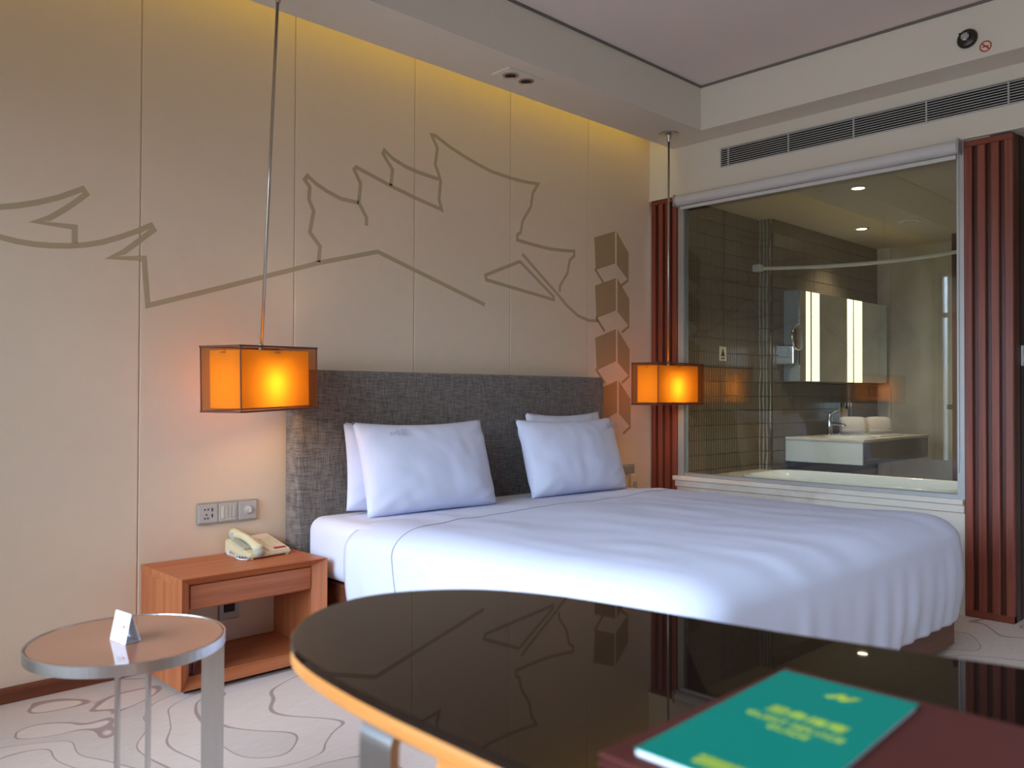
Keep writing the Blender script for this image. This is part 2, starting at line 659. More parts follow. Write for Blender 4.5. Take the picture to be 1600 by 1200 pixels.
# ------------------------------------------------------------------ the setting
structure('floor', bx(XW - .15, 3.0, YF - .15, 0.1, -0.12, 0.0), M['carpet'], 'beige carpet with brown contour lines')
structure('ceiling', bx(XW - .15, 0.2, YF - .15, 0.15, ZC + .012, ZC + .14), M['ceiling'], 'plain pale ceiling above the bed')
sf = structure('ceiling_soffit', bx(XW, 0.0, -0.525, -0.186, ZS, ZC), M['paint'], 'white dropped soffit running along the headboard wall')
structure('soffit_return', bx(-0.202, 0.0, YF, -0.525, ZS, ZC), M['paint'], parent=sf)
# bead under the ceiling, coloured grey for the shade of a shadow gap
structure('shadow_gap', bx(XW, -0.21, -0.533, -0.515, ZC, ZC + .012), M['gap'], parent=sf)
structure('shadow_gap', bx(-0.212, -0.19, YF, -0.525, ZC, ZC + .012), M['gap'], parent=sf)
structure('cove_lid', bx(XW, 0, -0.186, 0.03, ZC - .02, ZC + .012), M['paint'], parent=sf)

# headboard wall: backing and six upholstered panels
wb = structure('wall_back', bx(XW - .15, 0.16, 0.0045, 0.16, 0.0, ZC + .012), M['joint'], 'beige panelled wall with a line-drawn rooftop mural')
SEAMS = [XW, -4.607, -3.941, -3.275, -2.608, -1.942, -1.277, -0.618, 0.0]
for i in range(len(SEAMS) - 1):
    a, b = SEAMS[i] + .0022, SEAMS[i + 1] - .0022
    if i == len(SEAMS) - 2:
        b = 0.0
    mk('panel', bx(a, b, 0.0, 0.0055, 0.052, ZC, bev=0.003, seg=2), M['panel'], wb, world=True)

# mural: flat printed ribbons and lantern blocks, under a millimetre proud of the cloth
MURAL = {
 'A': [(-3.793,1.721),(-3.754,1.730),(-3.695,1.745),(-3.634,1.766),(-3.571,1.793),(-3.521,1.820),(-3.486,1.840),(-3.473,1.823),(-3.517,1.780),(-3.563,1.741),(-3.598,1.714),(-3.641,1.695),(-3.512,1.694),(-3.512,1.635)],
 'B': [(-3.792,1.631),(-3.753,1.625),(-3.700,1.617),(-3.646,1.614),(-3.590,1.616),(-3.533,1.622),(-3.475,1.633),(-3.415,1.651),(-3.353,1.678),(-3.290,1.709),(-3.236,1.740),(-3.227,1.723),(-3.282,1.672),(-3.337,1.623),(-3.384,1.596),(-3.261,1.608),(-3.245,1.425),(-2.943,1.523),(-2.608,1.635),(-2.490,1.675),(-2.163,1.766),(-1.467,1.565)],
 'C': [(-2.487,1.680),(-2.479,1.752),(-2.532,1.810),(-2.513,1.907),(-2.538,1.956),(-2.534,2.012),(-2.560,2.042),(-2.545,2.061),(-2.498,2.032),(-2.442,2.008),(-2.368,1.987),(-2.274,1.984)],
 'D': [(-2.228,1.882),(-2.228,1.921),(-2.272,1.985),(-2.263,2.077),(-2.299,2.136),(-2.287,2.150),(-2.090,2.097),(-1.947,2.064),(-1.768,2.030),(-1.786,2.080),(-1.776,2.174),(-1.791,2.215),(-1.812,2.255),(-1.798,2.340),(-1.836,2.400),(-1.813,2.402),(-1.713,2.363),(-1.581,2.325),(-1.427,2.292),(-1.274,2.282),(-1.165,2.281),(-1.058,2.288),(-1.100,2.229),(-1.117,2.147),(-1.181,2.059),(-1.198,1.990),(-1.223,1.975),(-1.223,1.945),(-1.095,1.935),(-0.954,1.928),(-0.825,1.934),(-0.746,1.941),(-0.746,1.914),(-0.787,1.881),(-0.806,1.803),(-0.871,1.722),(-0.874,1.686)],
 'E': [(-2.088,2.098),(-2.078,2.178),(-2.135,2.244),(-2.127,2.262),(-2.078,2.232),(-2.001,2.208),(-1.921,2.194),(-1.790,2.183)],
 'F': [(-1.202,1.828),(-1.463,1.724),(-1.456,1.700),(-0.925,1.636),(-0.926,1.654),(-1.202,1.828)],
 'G': [(-1.184,1.872),(-1.042,1.773),(-0.898,1.675),(-0.805,1.608),(-0.710,1.557),(-0.612,1.535),(-0.528,1.538)],
}
# the drawing goes on to the left, towards the window
MURAL['A'] = [(-4.25, 1.80), (-4.1, 1.742), (-3.95, 1.718)] + MURAL['A']
MURAL['B'] = [(-4.25, 1.86), (-4.1, 1.76), (-3.95, 1.68), (-3.86, 1.648)] + MURAL['B']


def ribbon(bm, pts, w, y0=-0.0007, y1=0.0012):
    n = len(pts)
    L, R = [], []
    for i, p in enumerate(pts):
        p = Vector(p)
        d0 = (p - Vector(pts[i - 1])).normalized() if i else None
        d1 = (Vector(pts[i + 1]) - p).normalized() if i < n - 1 else None
        if d0 is None: d0 = d1
        if d1 is None: d1 = d0
        n0, n1 = Vector((-d0.y, d0.x)), Vector((-d1.y, d1.x))
        m = n0 + n1
        m = m.normalized() if m.length > 1e-4 else n0
        k = 1.0 / max(0.42, m.dot(n0))
        L.append(p + m * w / 2 * k)
        R.append(p - m * w / 2 * k)
    vl = [(bm.verts.new((q.x, y0, q.y)), bm.verts.new((q.x, y1, q.y))) for q in L]
    vr = [(bm.verts.new((q.x, y0, q.y)), bm.verts.new((q.x, y1, q.y))) for q in R]
    for i in range(n - 1):
        bm.faces.new((vl[i][0], vl[i + 1][0], vr[i + 1][0], vr[i][0]))
        bm.faces.new((vl[i][0], vl[i][1], vl[i + 1][1], vl[i + 1][0]))
        bm.faces.new((vr[i][0], vr[i + 1][0], vr[i + 1][1], vr[i][1]))
    return bm


for k, p in MURAL.items():
    mk('mural_line', ribbon(B(), p, 0.0205 if k in 'AB' else 0.0185), M['mural'], wb, world=True)
for dx, zt in ((0.0, 2.1129), (0.0085, 1.8178), (0.0110, 1.4982), (0.0235, 1.1754)):
    dz = zt - 2.1129
    bm = B()
    prism(bm, [(x + dx, z + dz) for x, z in [(-0.563, 2.047), (-0.363, 2.112), (-0.362, 1.909), (-0.548, 1.849)]], -0.0007, 0.0012, 'Y')
    prism(bm, [(x + dx, z + dz) for x, z in [(-0.345, 2.111), (-0.224, 1.992), (-0.224, 1.815), (-0.344, 1.903)]], -0.0007, 0.0012, 'Y')
    ribbon(bm, [(x + dx, z + dz) for x, z in [(-0.556, 1.856), (-0.470, 1.772)]], 0.017)
    ribbon(bm, [(x + dx, z + dz) for x, z in [(-0.226, 1.818), (-0.302, 1.774)]], 0.017)
    mk('mural_block', bm, M['mural_dark'], wb, world=True)

structure('baseboard_back', bx(XW, -2.66, -0.014, 0.03, 0.0, 0.052, bev=.002, seg=1), M['base_wood'], 'low reddish wood baseboard under the mural wall')

# right wall: beam over the bathroom window, wall below it, corridor mouth beyond
wr = structure('wall_right', bx(0.0, 0.12, -2.9, 0.024, 2.355, ZC + .012), M['paint'], 'white upper wall over the bathroom window')
structure('beam_edge', bx(-0.012, 0.001, -2.9, -0.0, 2.355, 2.372), M['paint'], parent=wr)
structure('apron', bx(0.0, 0.05, -1.915, -0.205, 0.0, 0.545), M['marble'], parent=wr)
structure('end_wall', bx(0.0, 0.12, YF, -3.3, 0.0, ZC + .012), M['paint'], parent=wr)
wc = structure('wall_corridor', bx(0.10, 2.95, -2.134, -2.03, 0.0, 2.36), M['corridor'], 'dark wood corridor wall past the right column')
structure('far_side', bx(0.12, 2.95, -3.4, -3.3, 0.0, 2.6), M['paint'], parent=wc)
structure('corridor_end', bx(2.95, 3.05, -3.4, -0.2, 0.0, 2.6), M['paint'], parent=wc)
structure('corridor_ceiling', bx(0.12, 3.05, -3.4, -2.03, 2.36, 2.46), M['paint'], parent=wc)


def slatted_column(name, label, y0, y1, ztop, n):
    """fluted timber cladding: back board, frame rails and upright slats"""
    t = bx(0.022, 0.11, y0, y1, 0.0, ztop)
    o = structure(name, t, M['groove_wood'], label)
    w = (y1 - y0)
    sw = w / (n + (n - 1) * 0.62)
    for i in range(n):
        a = y0 + i * sw * 1.62
        mk('slat', bx(-0.006, 0.03, a, a + sw, 0.0, ztop - .03, bev=.003, seg=1), M['dark_wood_z'], o)
    mk('bottom_rail', bx(-0.0065, 0.03, y0, y1, 0.0, .035, bev=.002, seg=1), M['dark_wood_y'], o)
    mk('top_rail', bx(-0.006, 0.03, y0, y1, ztop - .03, ztop, bev=.002, seg=1), M['dark_wood_y'], o)
    return o


slatted_column('trim_1', 'narrow fluted dark red wood column left of the bathroom window', -0.216, -0.016, 2.355, 4)
slatted_column('trim_2', 'tall fluted dark red wood column right of the bathroom window', -2.134, -1.917, 2.345, 4)

# window wall behind the camera
wl = structure('wall_left', bx(XW - .15, XW, YF, 0.03, 0.0, WIN[2]), M['paint'], 'white window wall beside the camera')
structure('upper_wall', bx(XW - .15, XW, YF, 0.03, WIN[3], ZC), M['paint'], parent=wl)
structure('pier', bx(XW - .15, XW, WIN[1], 0.03, WIN[2], WIN[3]), M['paint'], parent=wl)
structure('pier', bx(XW - .15, XW, YF, WIN[0], WIN[2], WIN[3]), M['paint'], parent=wl)
structure('wall_front', bx(XW, 0.15, YF - .15, YF, 0.0, ZC), M['paint'], 'plain wall behind the camera')
w1 = structure('window_1', bx(XW - .10, XW - .04, WIN[0], WIN[1], WIN[2], WIN[2] + .05), M['alu'], 'wide daylight window beside the desk')
structure('frame', bx(XW - .10, XW - .04, WIN[0], WIN[1], WIN[3] - .05, WIN[3]), M['alu'], parent=w1)
structure('frame', bx(XW - .10, XW - .04, WIN[0], WIN[1], 1.93, 1.98), M['alu'], parent=w1)
for k in range(5):
    yy = WIN[0] + (WIN[1] - WIN[0] - .05) * k / 4
    structure('mullion', bx(XW - .10, XW - .04, yy, yy + .05, WIN[2], WIN[3]), M['alu'], parent=w1)
for k in range(4):
    ya = WIN[0] + (WIN[1] - WIN[0] - .05) * k / 4 + .05
    yb = WIN[0] + (WIN[1] - WIN[0] - .05) * (k + 1) / 4
    structure('pane', bx(XW - .075, XW - .067, ya, yb, WIN[2] + .05, 1.93), M['winglass'], parent=w1)
    structure('pane', bx(XW - .075, XW - .067, ya, yb, 1.98, WIN[3] - .05), M['winglass'], parent=w1)


def curtain(y0, y1, label):
    bm = B()
    n = 70
    cols = []
    for i in range(n + 1):
        f = i / n
        y = y0 + (y1 - y0) * f
        dx = 0.035 * math.sin(f * 2 * PI * 5) + 0.008 * math.sin(f * 41)
        cols.append([bm.verts.new((XW + .11 + dx * (0.8 + 0.3 * k / 4), y, 0.02 + (2.60) * k / 4)) for k in range(5)])
    for i in range(n):
        for k in range(4):
            bm.faces.new((cols[i][k], cols[i + 1][k], cols[i + 1][k + 1], cols[i][k + 1]))
    t = thing('curtain', label, 'curtain', (XW + .11, (y0 + y1) / 2, 0))
    mk('cloth', bm, M['curtain'], t, world=True, smooth=True)
    mk('heading_band', bx(XW + .06, XW + .16, y0, y1, 2.60, 2.64, bev=.01), M['curtain'], t, world=True)


curtain(-0.46, -0.17, 'gathered ochre curtain hanging near the mural wall')
curtain(-4.72, -4.45, 'gathered ochre curtain at the far end of the window behind the desk')

# ------------------------------------------------------------------ bathroom behind the glass
ZB = 2.332
bl = structure('wall_bathroom_left', bx(0.012, 0.95, -0.255, -0.2, 0.0, ZB), M['grout'], 'ribbed brown tile wall over the bathtub')
bj = structure('wall_bathroom_jog', bx(0.945, 1.1, -0.355, -0.2, 0.0, ZB), M['grout'], 'narrow glossy tiled return beside the bathtub')
bmr = structure('wall_bathroom_back', bx(0.945, 2.76, -0.355, -0.2, 0.0, ZB), M['grout'], 'brown tiled wall behind the bathroom mirror')
TH, TW = 0.0965, 0.155


def tile_wall(parent, axis, a0, a1, face, z0, z1, mat):
    """individual tiles with recessed joints, sharing one mesh where the size is the same"""
    cache = {}
    nz = int(math.ceil((z1 - z0) / TH))
    na = int(math.ceil((a1 - a0) / TW - 1e-6))
    j = 0.0034
    for r in range(nz):
        zb, zt = z1 - (r + 1) * TH, z1 - r * TH
        zb = max(zb, z0)
        for c in range(na):
            ab, at = a0 + c * TW, min(a1, a0 + (c + 1) * TW)
            key = (round(at - ab, 4), round(zt - zb, 4))
            if key not in cache:
                w, h = key
                if axis == 'X':
                    bm = bx(.0006, w - .0006, -0.012, 0.002, j / 2, h - j / 2, bev=.0008, seg=1)
                else:
                    bm = bx(-0.012, 0.002, -w + j / 2, -j / 2, j / 2, h - j / 2, bev=.0012, seg=1)
                o = mk('tile', bm, mat, parent)
                cache[key] = o.data
            else:
                o = bpy.data.objects.new('tile', cache[key])
                COL.objects.link(o)
                o.parent = parent
            o.location = (ab, face, zb) if axis == 'X' else (face, -ab, zb)


tile_wall(bl, 'X', 0.015, 0.933, -0.255, 0.56, ZB, M['tile_x'])
tile_wall(bj, 'Y', 0.255, 0.355, 0.945, 0.56, ZB, M['tile_y'])
tile_wall(bmr, 'X', 0.947, 2.75, -0.355, 0.47, ZB, M['tile_x'])
we = structure('wall_bathroom_end', bx(2.74, 2.86, -1.95, -0.2, 0.0, ZB), M['stone'], 'pale stone end wall of the bathroom')
structure('pilaster', bx(2.715, 2.745, -0.475, -0.368, 0.0, ZB), M['marble'], parent=we)
structure('wall_bathroom_right', bx(0.1, 2.8, -2.03, -1.93, 0.0, ZB), M['stone'], 'pale bathroom wall hidden beside the wood column')
structure('ceiling_bathroom', bx(0.012, 2.86, -2.03, -0.2, ZB, ZB + .1), M['bath_ceiling'], 'flat cream bathroom ceiling with two downlights')
structure('floor_bathroom', bx(0.11, 2.86, -1.95, -0.25, 0.0, 0.012), M['bath_floor'], 'grey stone bathroom floor')

# interior window
w2 = structure('window_2', bx(-0.004, 0.05, -0.2685, -0.226, 0.572, 2.36), M['alu'], 'large fixed glass window between bedroom and bathroom')
structure('frame', bx(-0.004, 0.05, -1.917, -1.883, 0.572, 2.36), M['alu'], parent=w2)
structure('frame', bx(0.004, 0.05, -1.883, -0.2685, 2.30, 2.36), M['alu'], parent=w2)
structure('frame', bx(0.006, 0.05, -1.883, -0.2685, 0.572, 0.592), M['alu'], parent=w2)
structure('pane', bx(0.014, 0.022, -1.885, -0.2665, 0.588, 2.31), M['glass'], parent=w2)
ws = structure('window_sill', bx(-0.035, 0.10, -1.917, -0.203, 0.545, 0.573, bev=.005, seg=2), M['marble'], 'cream marble sill under the bathroom window')
ws['kind'] = 'structure'
structure('sill_moulding', bx(-0.018, 0.01, -1.917, -0.21, 0.505, 0.545, bev=.004, seg=1), M['marble'], parent=ws)

# roller blind
rb = thing('roller_blind', 'white rolled-up blind across the top of the bathroom window', 'blind', (-0.02, -1.07, 2.27))
bm = lathe(B(), [(0.034, -1.900), (0.034, -0.238)], (-0.030, 0, 2.318), 24, 'Y')
mk('roll', bm, M['blind'], rb, world=True, smooth=False)
mk('hem_bar', bx(-0.020, -0.006, -1.885, -0.25, 2.262, 2.284, bev=.004), M['blind'], rb, world=True)
for ya, yb in ((-0.236, -0.226), (-1.912, -1.902)):
    mk('end_bracket', bx(-0.066, 0.0, ya, yb, 2.28, 2.354, bev=.002, seg=1), M['alu'], rb, world=True)
mk('pull_cord', tube(B(), [(-0.012, -1.893, 2.30 - 0.1 * k + 0.0 * k) if k < 15 else (-0.012 + .0, -1.893 + .008 * math.sin((k - 15) / 2), 2.30 - .1 * k) for k in range(17)], .0018, 6), M['white_plastic'], rb, world=True)

# ------------------------------------------------------------------ bathtub and bathroom things
tb = thing('bathtub', 'white bathtub set in a cream marble deck behind the glass', 'bathtub', (0.5, -1.1, 0.0))
bm = B()
# deck as four slabs around the basin
for a in ((0.10, 0.22, -1.93, -0.27), (0.80, 0.94, -1.93, -0.27), (0.22, 0.80, -0.52, -0.27), (0.22, 0.80, -1.93, -1.78)):
    box(bm, a[0], a[1], a[2], a[3], 0.53, 0.562)
mk('deck', bm, M['marble'], tb, world=True)
mk('deck_side', bx(0.915, 0.935, -1.93, -0.37, 0.012, 0.53), M['marble'], tb, world=True)


def tub_basin():
    bm = B()
    rings = []
    prof = [(0.315, 0.655, .562), (0.315, 0.655, .580), (0.30, 0.64, .586), (0.27, 0.61, .580), (0.26, 0.59, .50), (0.23, 0.54, .25), (0.17, 0.47, .15)]
    n = 40
    for ax, ay, z in prof:
        ring = []
        for k in range(n):
            a = 2 * PI * k / n
            ca, sa = math.cos(a), math.sin(a)
            e = 0.35
            ring.append(bm.verts.new((0.51 + ax * math.copysign(abs(ca) ** e, ca), -1.15 + ay * math.copysign(abs(sa) ** e, sa), z)))
        rings.append(ring)
    for i in range(len(rings) - 1):
        for k in range(n):
            bm.faces.new((rings[i][k], rings[i][(k + 1) % n], rings[i + 1][(k + 1) % n], rings[i + 1][k]))
    bm.faces.new(rings[-1])
    return bm


mk('basin', tub_basin(), M['tub'], tb, world=True, smooth=True)
mk('overflow_cover', lathe(B(), [(0.03, 0.0), (0.03, .008), (.02, .014)], (0.265, -1.32, .535), 18, 'X'), M['darkmetal'], tb, world=True)

sr = thing('shower_rod', 'curved white shower curtain rod over the bathtub', 'rod', (0.865, -0.27, 1.98))
pts = []
for k in range(25):
    f = k / 24
    y = -0.27 - 1.66 * f
    x = 0.865 + 0.34 * math.sin(PI * min(1, f * 1.0)) ** 0.85
    pts.append((x, y, 1.98))
mk('rail', tube(B(), pts, .0125, 10), M['white_plastic'], sr, world=True, smooth=True)
mk('wall_bracket', bx(0.835, 0.895, -0.325, -0.266, 1.955, 2.005, bev=.008), M['white_plastic'], sr, world=True)
mk('wall_bracket', bx(0.835, 0.895, -1.93, -1.885, 1.955, 2.005, bev=.008), M['chrome'], sr, world=True)

va = thing('vanity', 'wall-hung white vanity with cream marble top under the mirror', 'vanity', (1.7, -0.65, 0.615))
mk('body', bx(1.12, 2.28, -0.925, -0.368, 0.615, 0.770, bev=.002, seg=1), M['vanity'], va, world=True)
mk('front_panel', bx(1.135, 2.27, -0.934, -0.925, 0.62, 0.765), M['vanity_wood'], va, world=True)
mk('countertop', bx(1.115, 2.285, -0.936, -0.368, 0.770, 0.788, bev=.002, seg=1), M['marble'], va, world=True)
mk('basin', lathe(B(), [(0.17, .0), (0.175, .010), (0.16, .012), (0.13, .004)], (1.42, -0.70, .787), 32), M['tub'], va, world=True, smooth=True)

tp = thing('basin_tap', 'chrome lever tap standing on the vanity top', 'tap', (1.58, -0.48, .788))
mk('body', lathe(B(), [(.026, 0), (.026, .01), (.02, .02), (.02, .14), (.022, .15), (.015, .16)], (0, 0, 0), 18), M['chrome'], tp, smooth=True)
mk('spout', tube(B(), [(0, 0, .085), (-.02, -.05, .09), (-.03, -.11, .085), (-.032, -.135, .07)], .013, 10), M['chrome'], tp, smooth=True)
mk('lever', tube(B(), [(0, 0, .16), (.0, -.03, .175), (.0, -.07, .19)], [.008, .007, .005], 8), M['chrome'], tp, smooth=True)

mc = thing('mirror_cabinet', 'wide bathroom mirror cabinet with two glowing light strips', 'mirror', (1.85, -0.43, 1.185))
mk('carcass', bx(1.10, 2.61, -0.478, -0.368, 1.186, 1.832), M['cab_side'], mc, world=True)
for a, b in ((1.102, 1.19), (1.40, 1.86), (2.13, 2.608)):
    mk('mirror_door', bx(a, b, -0.490, -0.476, 1.188, 1.830), M['mirror'], mc, world=True)
for a, b in ((1.192, 1.258), (1.283, 1.398), (1.862, 1.962), (1.984, 2.128)):
    mk('light_strip', bx(a, b, -0.490, -0.476, 1.188, 1.830), M['strip_light'], mc, world=True)
for a, b in ((1.258, 1.283), (1.962, 1.984)):
    mk('strip_divider', bx(a, b, -0.489, -0.476, 1.188, 1.830), M['cab_side'], mc, world=True)

mg = thing('magnifying_mirror', 'round chrome shaving mirror on a bracket before the cabinet', 'mirror', (1.02, -0.52, 1.44))
mk('disc', lathe(B(), [(.085, -.006), (.092, 0), (.092, .01), (.08, .014)], (0, 0, .05), 28, 'Y'), M['chrome'], mg, smooth=True)
mk('arm', tube(B(), [(0, .01, .05), (.03, .06, 0), (.0, .10, -.05), (-.02, .15, -.06)], .008, 8), M['chrome'], mg)
mk('wall_post', bx(-.03, .01, .02, .16, -.14, .0, bev=.01), M['chrome'], mg)

for k, (x, y, lab) in enumerate(((1.70, -0.60, 'rolled white towel beside the tap'), (1.86, -0.72, 'rolled white towel at the front of the vanity tray'))):
    t = thing('towel_roll', lab, 'towel', (x, y, .800), (0, 0, math.radians(-50 if k == 0 else -38)), group='rolled towels on the vanity')
    bm = B()
    prof = []
    n = 26
    rings = []
    for j in range(7):
        f = j / 6
        r = 0.062 * (1 - .1 * abs(2 * f - 1) ** 4)
        rings.append([bm.verts.new((-.085 + .17 * f, r * math.cos(2 * PI * q / n) * (1 + .02 * math.sin(q * 5)), .066 + r * math.sin(2 * PI * q / n))) for q in range(n)])
    for j in range(6):
        for q in range(n):
            bm.faces.new((rings[j][q], rings[j][(q + 1) % n], rings[j + 1][(q + 1) % n], rings[j + 1][q]))
    bm.faces.new(rings[0])
    bm.faces.new(rings[-1])
    mk('roll', bm, M['towel'], t, smooth=True)
    mk('loose_edge', tube(B(), [(-.084, -.05, .03), (0, -.055, .03), (.084, -.05, .03)], .008, 8), M['towel'], t, smooth=True)
ty = thing('vanity_tray', 'flat white tray under the rolled towels', 'tray', (1.84, -0.66, .788))
mk('plate', bx(-.20, .22, -.17, .14, 0, .008, bev=.003, seg=1), M['white_plastic'], ty)
mk('rim', bx(-.20, .22, .13, .14, .008, .016), M['white_plastic'], ty)

am = thing('toiletry_rack', 'small chrome wall rack holding two toiletry bottles', 'rack', (1.93, -0.40, .90))
bmk = B()
for xx in (-.10, .10):
    box(bmk, xx - .005, xx + .005, -.045, .035, -.03, .13)
box(bmk, -.10, .10, -.045, .035, -.035, -.028)
mk('frame', bmk, M['chrome'], am)
for xx, m_ in ((-.045, M['bottle']), (.045, M['bottle2'])):
    mk('bottle', lathe(B(), [(.034, -.028), (.036, -.02), (.036, .07), (.02, .085), (.016, .10)], (xx, -.005, 0), 18), m_, am, smooth=True)
    mk('bottle_cap', lathe(B(), [(.018, .10), (.018, .13), (.010, .133)], (xx, -.005, 0), 14), M['chrome'], am)

wsn = thing('warning_sign', 'tiny pale warning plate stuck on the ribbed tile wall', 'sign', (0.452, -0.267, 1.363))
mk('plate', bx(-.043, .043, -.003, .0, -.048, .048), M['sign'], wsn)
mk('triangle', prism(B(), [(-.026, -.018), (.026, -.018), (0, .034)], -.0042, -.002, 'Y'), M['black'], wsn)
mk('caption_bar', bx(-.026, .026, -.0042, -.002, -.036, -.028), M['black'], wsn)


def bath_light(x, y, label, power):
    t = thing('ceiling_downlight', label, 'downlight', (x, y, ZB), group='bathroom downlights')
    mk('trim_ring', lathe(B(), [(.052, 0), (.052, -.006), (.040, -.008), (.036, -.002)], (0, 0, 0), 28), M['paint'], t, smooth=True)
    mk('lens', lathe(B(), [(.035, -.003), (.033, -.006)], (0, 0, 0), 24), M['downlight'], t)
    d = bpy.data.lights.new('downlight_beam', 'SPOT')
    d.energy = power
    d.color = (1.0, 0.86, 0.66)
    d.spot_size = math.radians(110)
    d.spot_blend = 0.7
    d.shadow_soft_size = 0.035
    o = bpy.data.objects.new('downlight_beam', d)
    o.location = (0, 0, -.02)
    o.parent = t
    COL.objects.link(o)


bath_light(0.489, -1.174, 'bright bathroom downlight above the bathtub', 64)
bath_light(1.729, -0.66, 'smaller bathroom downlight near the mirror', 28)
cv = thing('ceiling_vent', 'round flush vent in the bathroom ceiling', 'vent', (1.698, -1.016, ZB))
mk('disc', lathe(B(), [(.075, 0), (.075, -.006), (.06, -.010)], (0, 0, 0), 28), M['paint'], cv)
mk('core', lathe(B(), [(.045, -.010), (.04, -.016)], (0, 0, 0), 24), M['grille'], cv)

dr = structure('door_1', bx(1.13, 1.95, -1.52, -1.485, 0.014, 2.10), M['groove_wood'], 'dark bathroom door seen on its edge')
structure('door_handle', bx(1.15, 1.19, -1.56, -1.44, 1.0, 1.03, bev=.005), M['darkmetal'], parent=dr)

# ------------------------------------------------------------------ bed
bed = thing('bed', 'king-size bed with a tall grey linen headboard and wooden base', 'bed', (-1.63, -1.1, 0.0))
BX0, BX1 = -2.615, -0.665
mk('bed_base', bx(BX0 + .02, BX1 - .0, -2.085, -0.13, 0.03, 0.30, bev=.006, seg=1), M['bed_wood'], bed, world=True)
mk('plinth', bx(BX0 + .10, BX1 - .08, -2.02, -0.16, 0.0, 0.035), M['hole'], bed, world=True)
mk('mattress', bx(BX0 - .012, BX1 + .02, -2.06, -0.135, 0.305, 0.560, bev=.06, seg=5), M['sheet'], bed, world=True, smooth=True)


def rounded_slab(x0, x1, y0, y1, z0, z1, bev):
    bm = bx(x0, x1, y0, y1, z0, z1, bev=bev, seg=4)
    return bm


mk('headboard', rounded_slab(-2.655, -0.612, -0.125, -0.004, 0.06, 1.188, .022), M['headboard'], bed, world=True, smooth=True)

DX0, DX1, DY0, DY1, DZ = -2.668, -0.60, -2.135, -0.50, 0.578
RX, RD = 0.17, 0.10      # broad soft shoulder: horizontal and vertical radius


def nz3(x, y, z=0.0):
    return noise.noise(Vector((x, y, z)))


def top_z(x, y):
    z = DZ + 0.008 * nz3(x * 2.1 + 3, y * 2.4) + 0.004 * nz3(x * 6.0, y * 5.0, 3)
    # long soft creases running down the bed
    z += 0.004 * nz3(x * 9.0, y * 1.6, 7)
    # thins toward the head edge
    if y > -0.62:
        z -= 0.010 * min(1, (y + 0.62) / .12)
    return z


def skirt_point(px, py, nx, ny, j, s, hem):
    """profile point j (0..1) of the hanging part: quarter round then a drop with folds"""
    NA = 0.35
    if j < NA:
        a = (j / NA) * PI / 2
        o, dz = RX * math.sin(a), -RD * (1 - math.cos(a))
        z = top_z(px, py) + dz
    else:
        f = (j - NA) / (1 - NA)
        zt = top_z(px, py) - RD
        z = zt + (hem - zt) * f
        fold = 0.5 + 0.5 * nz3(s * 2.3, 1.7)
        o = RX + (0.012 + 0.016 * fold) * math.sin(f * PI * .8) \
            + f * 0.013 * math.sin(s * 44 + 2.2 * nz3(s * 3, 5)) * fold + f * 0.012 * nz3(s * 9, f * 1.5, 2)
        o -= 0.02 * f * f + (0.045 * f if nx < -.5 else 0.0)      # near side shaped inward below its bulge to catch less window light
    return Vector((px + nx * o, py + ny * o, z))


def boundary():
    """points of the inner rectangle from head-left round the foot to head-right, with outward normals"""
    x0, x1, y0, y1 = DX0 + RX, DX1 - RX, DY0 + RX, DY1
    P = []
    nl, nf = 60, 74
    for i in range(nl):
        P.append((x0, y1 + (y0 - y1) * i / nl, -1, 0))
    for k in range(6):
        a = PI + (PI / 2) * k / 5
        P.append((x0, y0, math.cos(a), math.sin(a)))
    for i in range(1, nf):
        P.append((x0 + (x1 - x0) * i / nf, y0, 0, -1))
    for k in range(6):
        a = 1.5 * PI + (PI / 2) * k / 5
        P.append((x1, y0, math.cos(a), math.sin(a)))
    for i in range(1, nl + 1):
        P.append((x1, y0 + (y1 - y0) * i / nl, 1, 0))
    return P


def duvet_mesh():
    bm = B()
    nx, ny = 74, 60
    x0, x1, y0, y1 = DX0 + RX, DX1 - RX, DY0 + RX, DY1
    for i in range(nx):
        for j in range(ny):
            q = []
            for a, b in ((i, j), (i + 1, j), (i + 1, j + 1), (i, j + 1)):
                x, y = x0 + (x1 - x0) * a / nx, y0 + (y1 - y0) * b / ny
                q.append(bm.verts.new((x, y, top_z(x, y))))
            bm.faces.new(q)
    P = boundary()
    NJ = 40
    s = 0
    cols = []
    for i, (px, py, nx_, ny_) in enumerate(P):
        if i:
            s += math.hypot(px - P[i - 1][0], py - P[i - 1][1]) + 0.02 * math.hypot(nx_ - P[i - 1][2], ny_ - P[i - 1][3])
        hem = 0.155 + 0.012 * nz3(s * 2, 9)
        if nx_ > .5:
            hem = 0.17
        cols.append([bm.verts.new(skirt_point(px, py, nx_, ny_, j / NJ, s, hem)) for j in range(NJ + 1)])
    for i in range(len(cols) - 1):
        for j in range(NJ):
            try:
                bm.faces.new((cols[i][j], cols[i + 1][j], cols[i + 1][j + 1], cols[i][j + 1]))
            except ValueError:
                pass
    # head edge turned under
    for i in range(nx):
        a, b = x0 + (x1 - x0) * i / nx, x0 + (x1 - x0) * (i + 1) / nx
        bm.faces.new((bm.verts.new((a, y1, top_z(a, y1))), bm.verts.new((b, y1, top_z(b, y1))), bm.verts.new((b, y1 + .012, 0.55)), bm.verts.new((a, y1 + .012, 0.55))))
    bmesh.ops.remove_doubles(bm, verts=bm.verts, dist=1e-5)
    return bm


dv = thing('duvet', 'smooth white duvet spread over the bed and hanging down its sides', 'duvet', (-1.63, -1.3, 0.56))
cover = mk('cover', duvet_mesh(), M['linen'], dv, world=True, smooth=True)
sol = cover.modifiers.new('thickness', 'SOLIDIFY')
sol.thickness = 0.012
sol.offset = -1
